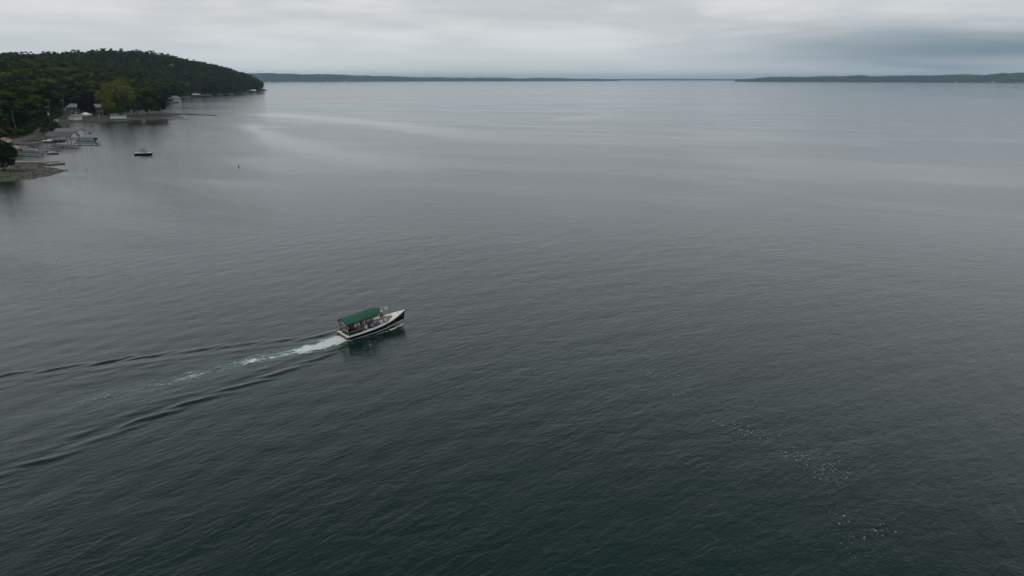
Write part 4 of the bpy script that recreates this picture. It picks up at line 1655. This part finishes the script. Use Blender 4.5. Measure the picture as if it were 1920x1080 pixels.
def gable_building(name, loc, rz, W, D, wall_h, roof_h, wallm, roofm, label, cat, group=None, over=.35, windows=(), door=None, open_front=False, axis='x', trim=None):
    """ridge runs along local x (length W), gables at the x ends; windows: (side, u, z, w, h)"""
    e = empty(name, loc, rz, label, cat, group)
    if not open_front:
        wl = MB()
        hx, hy = W / 2, D / 2
        v = [(-hx, -hy, -1.), (hx, -hy, -1.), (hx, hy, -1.), (-hx, hy, -1.), (-hx, -hy, wall_h), (hx, -hy, wall_h), (hx, hy, wall_h), (-hx, hy, wall_h), (-hx, 0, wall_h + roof_h), (hx, 0, wall_h + roof_h)]
        wl.add(v, [(0, 1, 5, 4), (2, 3, 7, 6), (1, 2, 6, 9, 5), (3, 0, 4, 8, 7), (0, 3, 2, 1)])
        wl.build('wall', wallm, e)
    else:
        hx, hy = W / 2, D / 2
        pm = MB().box((0, 0, wall_h / 2 - 1), (.2, .2, wall_h + 2)).mesh('post', M['wood'])
        k = max(2, int(W / 4) + 1)
        for i in range(k):
            for sy in (-1, 1):
                link('post', pm, e, (-hx + .1 + (W - .2) * i / (k - 1), sy * (hy - .1), 0))
        gb = MB()
        for sx in (-1, 1):
            x_ = sx * (hx - .05)
            gb.add([(x_, -hy, wall_h), (x_, hy, wall_h), (x_, 0, wall_h + roof_h), (x_ - sx * .12, -hy, wall_h), (x_ - sx * .12, hy, wall_h), (x_ - sx * .12, 0, wall_h + roof_h)], [(0, 1, 2), (3, 5, 4), (0, 3, 4, 1), (1, 4, 5, 2), (2, 5, 3, 0)])
        gb.box((0, -hy + .1, wall_h - .12), (W - .02, .18, .24)).box((0, hy - .1, wall_h - .12), (W - .02, .18, .24))
        gb.build('gable', wallm, e)
    hx, hy = W / 2, D / 2
    sl = roof_h / hy
    rf = MB()
    for sy in (-1, 1):
        y1 = sy * (hy + over)
        z1 = wall_h - sl * over
        x1 = hx + over
        rf.add([(-x1, 0, wall_h + roof_h + .02), (x1, 0, wall_h + roof_h + .02), (x1, y1, z1 + .02), (-x1, y1, z1 + .02),
                (-x1, 0, wall_h + roof_h + .2), (x1, 0, wall_h + roof_h + .2), (x1, y1, z1 + .2), (-x1, y1, z1 + .2)],
               [(0, 1, 2, 3), (4, 7, 6, 5), (0, 4, 5, 1), (1, 5, 6, 2), (2, 6, 7, 3), (3, 7, 4, 0)])
    ro = rf.build('roof', roofm, e)
    if trim:
        tr = MB()
        for sx in (-1, 1):
            for sy in (-1, 1):
                a_ = Vector((sx * (hx + over + .02), 0, wall_h + roof_h + .1))
                b_ = Vector((sx * (hx + over + .02), sy * (hy + over), wall_h - sl * over + .1))
                tr.bar(a_, b_, .13, .13, 4)
        tr.build('fascia', trim, ro)
    for (side, u, z, ww, wh_) in windows:
        if side in ('front', 'back'):
            sy = -1 if side == 'front' else 1
            c, sz = (u, sy * (hy + .02), z), (ww, .06, wh_)
            fr_, si = (u, sy * (hy + .01), z), (ww + .24, .05, wh_ + .24)
            sl_ = (u, sy * (hy + .08), z - wh_ / 2 - .14)
        else:
            sx = -1 if side == 'left' else 1
            c, sz = (sx * (hx + .02), u, z), (.06, ww, wh_)
            fr_, si = (sx * (hx + .01), u, z), (.05, ww + .24, wh_ + .24)
        wn = MB().box(fr_, si).build('window', M['offwhite'], e)
        MB().box(c, sz).build('pane', M['glass'], wn)
    if door:
        side, u, ww, wh_, dm = door
        if side in ('front', 'back'):
            sy = -1 if side == 'front' else 1
            d_ = MB().box((u, sy * (hy + .02), wh_ / 2), (ww, .07, wh_)).build('door', dm, e)
        else:
            sx = -1 if side == 'left' else 1
            d_ = MB().box((sx * (hx + .02), u, wh_ / 2), (.07, ww, wh_)).build('door', dm, e)
    return e


# --- the inlet with docks nearest the left edge
a, b = at(22, 302.5, .7), at(104, 303.2, .7)
dock(a, b, 3.6, .75, 'broad pale concrete dock along the gravel point', M['concrete'], posts=False, th=.5)
a, b = at(88, 307.2, .45), at(117, 304.4, .45)
dock(a, b, 3.0, .48, 'short low concrete slab at the end of the broad dock', M['concrete'], posts=False, th=.35)
# timber edging on the gravel point
for i, (x0, y0, x1, y1, lb) in enumerate(((20, 320, 67, 319.4, 'long dark timber retaining edge across the gravel point'), (82, 321.2, 94, 321.5, 'short dark timber lying near the tip of the gravel point'))):
    a, b = ground(x0, y0), ground(x1, y1)
    d = b - a
    e = empty('timber_edge', a, math.atan2(d.y, d.x), lb, 'timber')
    n = 3 if i == 0 else 1
    for k in range(n):
        MB().box((d.length * (k + .5) / n, 0, .12), (d.length / n - .05, .3, .5)).build('beam', M['pole'], e)
# blue boat on a lift with its low platform
c = at(56, 286)
boat_lift(c, R(4), 10.5, 4.2, 3.9, 'galvanised boat lift with two tall posts holding the bright blue boat')
runabout(at(57, 286), R(184), 5.4, 2.1, M['white'], 'bright blue covered boat raised on the lift in the inlet', cover=M['blue'], z=.75)
dock(at(24, 286.5, .8), at(76, 289.2, .8), 1.6, .8, 'dark low dock in front of the blue boat', M['pole'])
dock(at(34, 280, 1.), at(52, 274.5, 1.), 2.2, 1.2, 'brown timber gangway sloping down to the inlet', M['wood_red'], posts=True)
hz = MB()
for (px, py) in ((80, 289.5), (92, 289.5), (83, 284.5), (95, 284.5)):
    pass
boat_lift(at(87, 286.5), R(3), 4.6, 2.6, 2.2, 'small empty grey boat lift beside the blue boat')
runabout(at(100, 288.3), R(2), 4.2, 1.5, M['galv'], 'small grey outboard skiff floating at the end of the lifts', name='skiff', outboard=True, windshield=False)
dock(at(76, 277, .9), at(112, 277.5, .9), 2.2, .95, 'tan timber dock between the lifts and the boathouse', M['wood'])
runabout(ground(92, 267.5), R(8), 5.0, 1.9, M['aqua'], 'pale aqua boat lying on the bank beside the boathouse', cover=M['white'], z=ground(92, 267.5).z + .25)
boat_lift(at(107, 273.5), R(2), 5.2, 3.0, 3.2, 'dark framed boat lift beside the slate roofed boathouse')
# boathouses
p = at(119, 268.5)
gable_building('boathouse', (p.x, p.y, .6), R(-2), 11.6, 6.2, 2.7, 1.75, M['pinkwhite'], M['slate'], 'open boathouse with dark slate roof standing on posts over the water', 'boathouse', open_front=True)
dock(at(97, 272.5, .9), at(144, 272.5, .9), 3.0, .95, 'timber deck with railing in front of the slate roofed boathouse', rail=True)
runabout(at(112, 270), R(3), 5.6, 2.2, M['black'], 'dark motorboat hanging under the slate roofed boathouse', cover=M['black'], z=.8)
p = at(131, 256.2)
gable_building('boathouse', (p.x, p.y, .9), R(-2), 12., 5.6, 1.6, 1.5, M['pinkwhite'], M['shingle'], 'second boathouse with grey shingle roof right behind the slate one', 'boathouse')
dock(at(142, 267.5, .8), at(185, 268, .8), 2.4, .8, 'long dock with the blue covered pontoon boat moored behind it', M['wood'])
p = at(161, 264.2)
pontoon_boat(p, R(181), 8.6, 2.6, 'pontoon boat under a rumpled blue cover at the dock end', M['navytarp'])
p = at(181, 266)
pc = empty('dock_box', (p.x, p.y, .82), .2, 'dark storage box standing at the far end of the pontoon boat dock', 'box')
MB().box((0, 0, .45), (1.2, .8, .9)).build('chest', M['black'], pc)
MB().box((0, 0, .95), (1.3, .9, .09)).build('lid', M['navy'], pc)
p = at(170.5, 263.5)
um = empty('sun_umbrella', (p.x, p.y, .8), 0, 'dark umbrella rising behind the blue pontoon boat', 'umbrella')
MB().bar((0, 0, -.6), (0, 0, 3.1), .04).build('pole', M['galv'], um)
MB().bar((0, 0, 2.3), (0, 0, 3.1), .95, .08, 10).build('canopy', M['navy'], um)
# huts and stacked things at the left edge
p = ground(10.5, 268)
ht = empty('hut', p, .2, 'small white hut with domed faded red roof at the left edge', 'hut')
MB().box((0, 0, .4), (3.6, 2.8, 2.0)).build('wall', M['white'], ht)
rows = [[(2.1 * u, 1.7 * v, 1.45 + 1.0 * (1 - abs(u) ** 2.2) * (1 - abs(v) ** 2.2)) for v in np.linspace(-1, 1, 9)] for u in np.linspace(-1, 1, 11)]
MB().sheet(rows, .06).build('roof', M['redroof'], ht, True)
p = ground(7, 274)
runabout(p, .5, 3.6, 1.4, M['white'], 'small white dinghy pulled up below the red roofed hut', name='dinghy', z=p.z + .2, windshield=False)
p = ground(27, 269)
stk = empty('plank_stack', p, R(-22), 'stack of grey planks on the bank below the road', 'planks')
for k in range(4):
    MB().box((.1 * k, .15 * (k % 2), .12 + .16 * k), (7.5 - .5 * k, 1.5 - .12 * k, .13)).build('plank', M['wood'], stk)
p = ground(23, 279.5)
dk_ = empty('patio', p, R(8), 'tan concrete landing below the hut by the inlet', 'landing')
MB().box((0, 0, .1), (8, 4, .5)).build('slab', M['concrete'], dk_)
MB().box((1.5, .8, .75), (2.2, 1.4, .8)).build('crate', M['tan'], dk_)
for i, (x0, y0, x1, y1) in enumerate(((64, 266.5, 88, 263), (44, 268, 66, 262))):
    a, b = ground(x0, y0), ground(x1, y1)
    d = b - a
    e = empty('retaining_wall', a, math.atan2(d.y, d.x), ('red brown timber retaining wall behind the lifts', 'low red brown timber wall beside the plank stack')[i], 'wall')
    bm_ = MB().box((0, 0, 0), (d.length, .25, .32)).mesh('timber', M['wood_red'])
    for k in range(3):
        link('timber', bm_, e, (d.length / 2, .03 * (k % 2), .1 + .33 * k))
# seawall at the bend
a, b = at(103, 240), at(129, 236.3)
d = b - a
e = empty('seawall', a, math.atan2(d.y, d.x), 'dark stone seawall at the bend below the road', 'seawall')
for k in range(9):
    for r in range(2):
        MB().box((d.length * (k + .5 + .25 * r) / 9.3, random.uniform(-.12, .12), .25 + .75 * r), (d.length / 9.3 - .06, 1.1, .72)).build('stone', M['stone'], e)


# ------------------------------------------------------------------ poles
def utility_pole(base_px, top_px, label, arm_side=None, trans=False):
    a = ground(*base_px)
    h, lean = 10., 0.
    for _ in range(12):
        qx, qy = project(a.x + lean, a.y, a.z + h)
        m_ = mpp(a)
        h += (qy - top_px[1]) * m_ * .9
        lean += (top_px[0] - qx) * m_ * .9
    e = empty('utility_pole', a, 0, label, 'utility pole')
    MB().bar((0, 0, -1), (lean, 0, h), .20, .13, 10).build('pole', M['pole'], e, True)
    f = lambda k: Vector((lean * k, 0, h * k))
    if arm_side is not None:
        c = f(.80)
        MB().box((c.x - .9, -.16, c.z), (2.6, .14, .16)).build('crossarm', M['offwhite'], e)
        for dx_ in (-2.0, -1.2, -.2):
            MB().bar((c.x + dx_, -.16, c.z + .08), (c.x + dx_, -.16, c.z + .34), .07, .04).build('insulator', M['galv'], e)
    if trans:
        c = f(.55)
        MB().bar((c.x - .45, -.2, c.z - .75), (c.x - .45, -.2, c.z + .55), .42, .42, 12).ball((c.x - .45, -.2, c.z + .55), (.42, .42, .15), 12, 6).build('transformer', M['offwhite'], e, True)
        MB().bar((c.x - .8, -.2, c.z + 1.2), (c.x - .8, -.2, c.z + 1.9), .12, .12).build('fuse_cutout', M['galv'], e)
    return e, a + f(.80), a + f(.97)


_, p1, t1 = utility_pole((95.5, 242), (90.3, 190), 'leaning utility pole with pale transformer and crossarm by the road', -1, True)
_, p2, t2 = utility_pole((118.7, 225), (118.2, 179), 'straight utility pole with a small lamp left of the white shed', -1, False)
_, p3, t3 = utility_pole((32.5, 257), (21.5, 206), 'bare pole leaning left on the bank above the inlet')
_, p4, t4 = utility_pole((7, 246), (-2, 206), 'leaning pole at the very left edge among the trees')
utility_pole((41.5, 263), (37.5, 254), 'short leaning wooden post beside the road near the inlet')
wi = 0
for (a, b, lb) in ((p1, p2, 'overhead wire between the transformer pole and the straight pole'), (t3, p1, 'overhead wire from the bare leaning pole to the transformer pole')):
    pts = [a.lerp(b, k / 12) - Vector((0, 0, 1.6 * 4 * (k / 12) * (1 - k / 12))) for k in range(13)]
    tag(MB().path(pts, .022, 5).build('overhead_wire', M['black']), lb, 'wire')
p = ground(106, 229.5)
ub = empty('utility_cabinet', p, R(8), 'pale teal metal cabinet standing by the road between the poles', 'cabinet')
MB().box((0, 0, .95), (2.3, 1.5, 1.9)).build('body', M['cabinet'], ub)
MB().box((0, 0, 1.94), (2.45, 1.65, .12)).build('top', M['offwhite'], ub)
MB().box((.55, -.77, .95), (1.0, .05, 1.6)).build('door', M['white'], ub)
for i, (px, py, lb) in enumerate(((68, 231.5, 'white mailbox left of the road bend'), (76, 231, 'white post right at the road bend'), (59.5, 231, 'small pale sign at the wood edge before the bend'))):
    p = ground(px, py)
    e = empty(('mailbox', 'marker_post', 'road_sign')[i], p, 0, lb, ('mailbox', 'post', 'sign')[i])
    MB().bar((0, 0, -.3), (0, 0, 1.1), .07).build('post', M['wood'], e)
    MB().box((0, 0, 1.3), ((.9, .4, 1.0)[i], (.5, .3, .08)[i], (.5, .9, .6)[i])).build(('box', 'cap', 'panel')[i], M['white'], e)

# ------------------------------------------------------------------ houses on the flat
p = ground(146, 216.5)
p.z += .3
hs = gable_building('house', (p.x, p.y + 5, p.z), R(-9), 15.5, 8.5, 5.6, 2.3, M['bluegrey'], M['shingle'], 'two storey blue grey house with grey shingle roof behind the white shed', 'house',
                    windows=(('left', -1.2, 4.2, 1.7, 1.5), ('front', -5.2, 4.2, 1.2, 1.5), ('front', -2.0, 4.2, 1.7, 1.5), ('front', 1.5, 4.2, 1.2, 1.5), ('front', -4.0, 1.4, 1.6, 1.4)), door=('front', -1.2, 1.1, 2.1, M['white']), trim=M['offwhite'])
p = ground(181.5, 216)
h2 = gable_building('house', (p.x - .5, p.y + 7, p.z), R(-28), 10, 7.5, 5.6, 2.2, M['bluegrey'], M['shingle'], 'blue grey house with white two level balcony between dark tree and willow', 'house', windows=(('right', -1.6, 4.1, 1.4, 1.9), ('right', 1.6, 4.1, 1.4, 1.9), ('front', 2, 1.5, 1.4, 1.6)), trim=M['offwhite'])
bl = MB().box((6.2, 0, 2.75), (2.4, 7.2, .22)).build('balcony_floor', M['white'], h2)
for y_ in (-3.4, 0, 3.4):
    MB().box((7.3, y_, 2.7), (.2, .2, 5.4)).build('balcony_post', M['white'], h2)
rl = MB().box((7.35, 0, 3.75), (.08, 7.0, .1))
for k in range(15):
    rl.box((7.35, -3.4 + 6.8 * k / 14, 3.3), (.05, .06, .9))
rl.build('balcony_railing', M['white'], h2)
MB().box((6.2, 0, 5.45), (2.8, 7.6, .16)).build('balcony_roof', M['shingle'], h2)
p = ground(137, 224.3)
gable_building('shed', (p.x, p.y + 2.6, p.z - .1), R(68), 6.2, 5.6, 2.4, 1.1, M['pinkwhite'], M['shedroof'], 'warm white shed with low grey green roof near the water', 'shed', over=.25, door=('left', .9, 1.6, 2.0, M['white']))
p = ground(150, 222)
tt = empty('canopy_tent', (p.x, p.y + 8, p.z), R(-10), 'bright white canopy tent just right of the white shed', 'tent')
pm = MB().bar((0, 0, -.4), (0, 0, 2.5), .05).mesh('pole', M['white'])
for sx in (-1, 1):
    for sy in (-1, 1):
        link('pole', pm, tt, (sx * 2.2, sy * 1.8, 0))
MB().add([(-2.4, -2, 2.5), (2.4, -2, 2.5), (2.4, 2, 2.5), (-2.4, 2, 2.5), (-1, 0, 3.7), (1, 0, 3.7), (-2.4, -2, 2.2), (2.4, -2, 2.2), (2.4, 2, 2.2), (-2.4, 2, 2.2)],
         [(0, 1, 5, 4), (1, 2, 5), (2, 3, 4, 5), (3, 0, 4), (0, 6, 7, 1), (1, 7, 8, 2), (2, 8, 9, 3), (3, 9, 6, 0)]).build('roof', M['white'], tt)


def car(loc, rz, label, paint, van=False):
    e = empty('parked_van' if van else 'parked_car', loc, rz, label, 'van' if van else 'car', None)
    prof = [(-2.25, .35), (2.25, .35), (2.3, .75), (1.2, .98), (.55, 1.55 if not van else 2.0), (-1.5, 1.55 if not van else 2.1), (-2.2, 1.05 if not van else 2.05)]
    mb = MB()
    n = len(prof)
    vv = [(x, -.88 + (.12 if z > 1.1 else 0), z) for x, z in prof] + [(x, .88 - (.12 if z > 1.1 else 0), z) for x, z in prof]
    mb.add(vv, [tuple(range(n)), tuple(range(2 * n - 1, n - 1, -1))] + [(i, n + i, n + (i + 1) % n, (i + 1) % n) for i in range(n)])
    mb.build('body', paint, e)
    for sy in (-1, 1):
        MB().add([(1.05, sy * .885, 1.02), (.5, sy * .79, 1.45), (-1.3, sy * .79, 1.45), (-1.7, sy * .885, 1.02)], [(0, 1, 2, 3)]).build('side_window', M['glass'], e)
        MB().box((2.27, sy * .6, .66), (.08, .35, .16)).build('headlight', M['glass'], e)
        for x_ in (-1.4, 1.4):
            wl_ = MB().bar((x_, sy * .72, .33), (x_, sy * .92, .33), .33, .33, 14).build('wheel', M['rubber'], e)
            MB().bar((x_, sy * .925, .33), (x_, sy * .935, .33), .19, .19, 10).build('rim', M['galv'], wl_)
    return e


p = ground(156, 218.5)
car(p, R(200), 'white car parked under the dark tree beside the tent', M['white'])
p = ground(167, 218.2)
car(p, R(185), 'white van parked to the right of the white car', M['offwhite'], True)
p = ground(109.5, 203)
sg = empty('garage', ground(112, 210), R(-6), 'small grey garage half hidden at the wood edge behind the straight pole', 'garage')
MB().box((0, 2, 1.2), (6, 5, 3.2)).build('wall', M['concrete'], sg)
MB().box((0, 2, 2.95), (6.8, 5.8, .3)).build('roof', M['offwhite'], sg)
MB().box((-.8, -.54, 1.0), (2.6, .08, 2.2)).build('door', M['offwhite'], sg)
p = ground(186, 222)
e = empty('marker_post', p, 0, 'white post standing on the beach in front of the willow', 'post')
MB().bar((0, 0, -.3), (0, 0, 1.7), .16).build('post', M['white'], e)
MB().ball((0, 0, 1.75), (.2, .2, .14)).build('cap', M['white'], e)
# canopied lift off the willow and a covered boat ashore
p = at(227, 229.6)
boat_lift(p, R(-3), 11.5, 3.8, 4.0, 'white canopied boat lift standing in the water before the willow', canopy=M['shingle'], skirt=M['white'])
runabout(at(227, 229.7), R(-3), 9.0, 2.5, M['offwhite'], 'pale motorboat cradled under the white canopied lift', z=.75)
p = ground(214.5, 217.5)
runabout(p, R(12), 6.5, 2.3, M['offwhite'], 'covered boat parked ashore under the willow', cover=M['offwhite'], z=p.z + .6)
dock(at(180, 228.8, .6), at(200, 229.6, .6), 1.8, .6, 'low dark dock on the beach left of the canopied lift')
# the spit: docks and boats
dock(at(306, 221.5, .6), at(324, 223.4, .6), 2.0, .6, 'short pale dock at the tip of the wooded point', M['concrete'])
runabout(at(316, 217.8), R(-4), 6.2, 2.2, M['black'], 'dark boat with white deck beached against the spit')
runabout(at(335, 220.0), R(-2), 7.2, 2.5, M['white'], 'white motorboat with dark tower moored off the spit', tower=True)
dock(at(327, 222.6, .5), at(351, 222.0, .5), 1.5, .5, 'thin pale dock in front of the white motorboat', M['offwhite'])
for i, (px, py, lb) in enumerate(((352, 216.6, 'heron like dark post standing midway along the gravel spit'), (364.5, 217, 'dark post standing towards the end of the gravel spit'))):
    q = at(px, py)
    e = empty('mooring_post', q, .3 * i, lb.replace('heron like ', 'taller '), 'post')
    MB().bar((0, 0, -.5), (0, 0, 1.9 - .4 * i), .22, .16).build('post', M['pole'], e)
    MB().ball((0, 0, 1.9 - .4 * i), (.26, .26, .16)).build('cap', M['pole'], e)
# far boathouses under the hill
p = at(327.5, 191.5)
gable_building('boathouse', (p.x, p.y, .3), R(68), 11, 11.5, 3.8, 3.6, M['offwhite'], M['shingle'], 'white gabled boathouse on the shore beyond the spit', 'boathouse', over=.6, door=('left', 1.0, 5.5, 3.6, M['black']), windows=(('left', -4.4, 3.0, 1.8, 1.6),))
p = at(315.5, 192.3)
pontoon_boat(p, R(10), 9, 3.0, 'blue covered pontoon boat left of the white gabled boathouse', M['navytarp'])
p = at(330, 192.6)
runabout(p, R(-10), 7.5, 2.6, M['black'], 'dark motorboat lying in front of the white gabled boathouse')
p = at(352, 186.6)
boat_lift(p, R(5), 10, 4.2, 3.6, 'blue canopied boat lift between the far boathouses', canopy=M['navytarp'], group=None)
runabout(at(352, 186.8), R(4), 8.5, 2.6, M['offwhite'], 'pale motorboat under the blue canopied lift', z=.4)
p = at(351, 180.0)
boat_lift(p, R(3), 13, 5, 4.6, 'pale aqua canopied lift at the foot of the hill', canopy=M['aqua'])
p = at(361, 180.6)
boat_lift(p, R(3), 15, 5, 5.2, 'brown sided double lift with pale canopy under the hill', canopy=M['offwhite'])
MB().box((0, -2.4, 2.6), (13.5, .2, 1.9)).build('side_screen', M['wood_red'], bpy.data.objects['boat_lift.004'] if 'boat_lift.004' in bpy.data.objects else None)
p = at(369, 182.4)
boat_lift(p, R(3), 13, 5, 4.6, 'cream canopied lift farthest right of the far boathouses', canopy=M['cream'])
runabout(at(369, 182.6), R(3), 9, 2.8, M['wood_red'], 'brown wooden motorboat under the cream canopied lift', z=.4)
dock(at(340, 189, .6), at(352, 188.4, .6), 3, .6, 'brown dock left of the blue canopied lift')
for i, (x0, x1, y_, lb) in enumerate(((376, 384, 178.2, 'pale dock just right of the far lifts'), (387, 395, 177.8, 'second pale dock along the hill shore'), (408, 416, 176.6, 'pale dock with a lift frame midway along the hill shore'), (430, 437, 175.6, 'short pale dock towards the headland'), (456, 464, 174.2, 'pale dock just before the headland boathouse'), (488, 498, 171.8, 'pale dock reaching out past the headland'), (489, 497, 166.8, 'farthest thin dock beyond the headland'))):
    dock(at(x0, y_, .8), at(x1, y_ + .2, .8), 4.0, 1.0, lb, M['offwhite'], th=.5)
p = at(473, 173.2)
gable_building('boathouse', (p.x, p.y, .2), R(3), 17, 8, 3.6, 2.0, M['concrete'], M['offwhite'], 'pale roofed boathouse at the foot of the headland', 'boathouse', door=('front', 0, 5, 3, M['black']))
p = ground(471.5, 168)
gable_building('house', (p.x + 3, p.y - 30, max(5., p.z * .5)), R(10), 12, 9, 7, 3, M['white'], M['shingle'], 'white house showing through the trees on the headland', 'house', windows=(('front', -3, 4.5, 2, 2), ('front', 2, 4.5, 2, 2)))


# ------------------------------------------------------------------ buoys and floats
def buoy(px, py, s, m_, label, name='buoy'):
    q = at(px, py)
    e = empty(name, q, 0, label, 'buoy')
    MB().bar((0, 0, -.3), (0, 0, .35 * s), .30 * s, .30 * s, 12).bar((0, 0, .35 * s), (0, 0, .6 * s), .30 * s, .10 * s, 12).build('float', m_, e, True)
    MB().bar((0, 0, .5 * s), (0, 0, 1.35 * s), .06 * s, .05 * s).build('staff', m_, e)
    MB().ball((0, 0, 1.4 * s), (.12 * s, .12 * s, .12 * s)).build('top_mark', M['white'], e, True)
    return e


buoy(447.5, 312.8, .8, M['orange'], 'orange buoy alone in the middle of the bay')
buoy(572, 213.5, 1.0, M['orange'], 'tiny orange buoy far out beyond the spit')
buoy(166, 280.6, .42, M['white'], 'small pale mooring float near the pontoon boat dock', 'mooring_float')
buoy(163, 319, .42, M['black'], 'small dark mooring float off the tip of the gravel point', 'mooring_float')
buoy(107, 486, .36, M['white'], 'small pale float left of the wake in open water', 'mooring_float')
runabout(at(1905, 163.8), R(160), 9, 3, M['black'], 'tiny dark motorboat under the far right hand shore')
runabout(at(397, 182.3), R(20), 6, 2.2, M['galv'], 'small grey boat drifting off the hill shore')

# ------------------------------------------------------------------ houses on the far shores
far = [(519, 9330), (541, 9420), (577, 9590), (603, 9830), (641, 10130), (672, 10400), (1725, 7290), (1789, 7050), (1845, 6860)]
for i, (px, D) in enumerate(far):
    x = (px - 960) / (FPX * math.cos(PITCH)) * D
    big = random.uniform(11, 16) if px not in (1789, 519) else 20
    side = 'left' if px < 1000 else 'right'
    nth = ('first', 'second', 'third', 'fourth', 'fifth', 'sixth', 'seventh', 'eighth', 'ninth', 'tenth')[sorted([f[0] for f in far if (f[0] > 1000) == (px > 1000)]).index(px)]
    gable_building('lakeside_house', (x, D - 4, 3), random.uniform(-.3, .3), big, 10, 6, 4, M['white'], M['shingle'], 'tiny white house at the foot of the far %s hand hills, %s from the left' % (side, nth), 'house', 'white houses on the far shores')

# ------------------------------------------------------------------ the air over the lake
hz = MB().box((0, 12600, 77), (53000, 27400, 166)).build('haze', M['white'])
hz.data.materials.clear()
hm = bpy.data.materials.new('lake_haze')
hm.use_nodes = True
hm.node_tree.nodes.clear()
g = NT(hm.node_tree)
pv = g.n('ShaderNodeVolumePrincipled', {'Color': (.52, .74, 1.0, 1), 'Density': 4.7e-5, 'Anisotropy': .2})
g.n('ShaderNodeOutputMaterial', {'Volume': pv.outputs[0]})
hz.data.materials.append(hm)
tag(hz, 'thin blue haze lying over the lake', 'haze', kind='stuff')
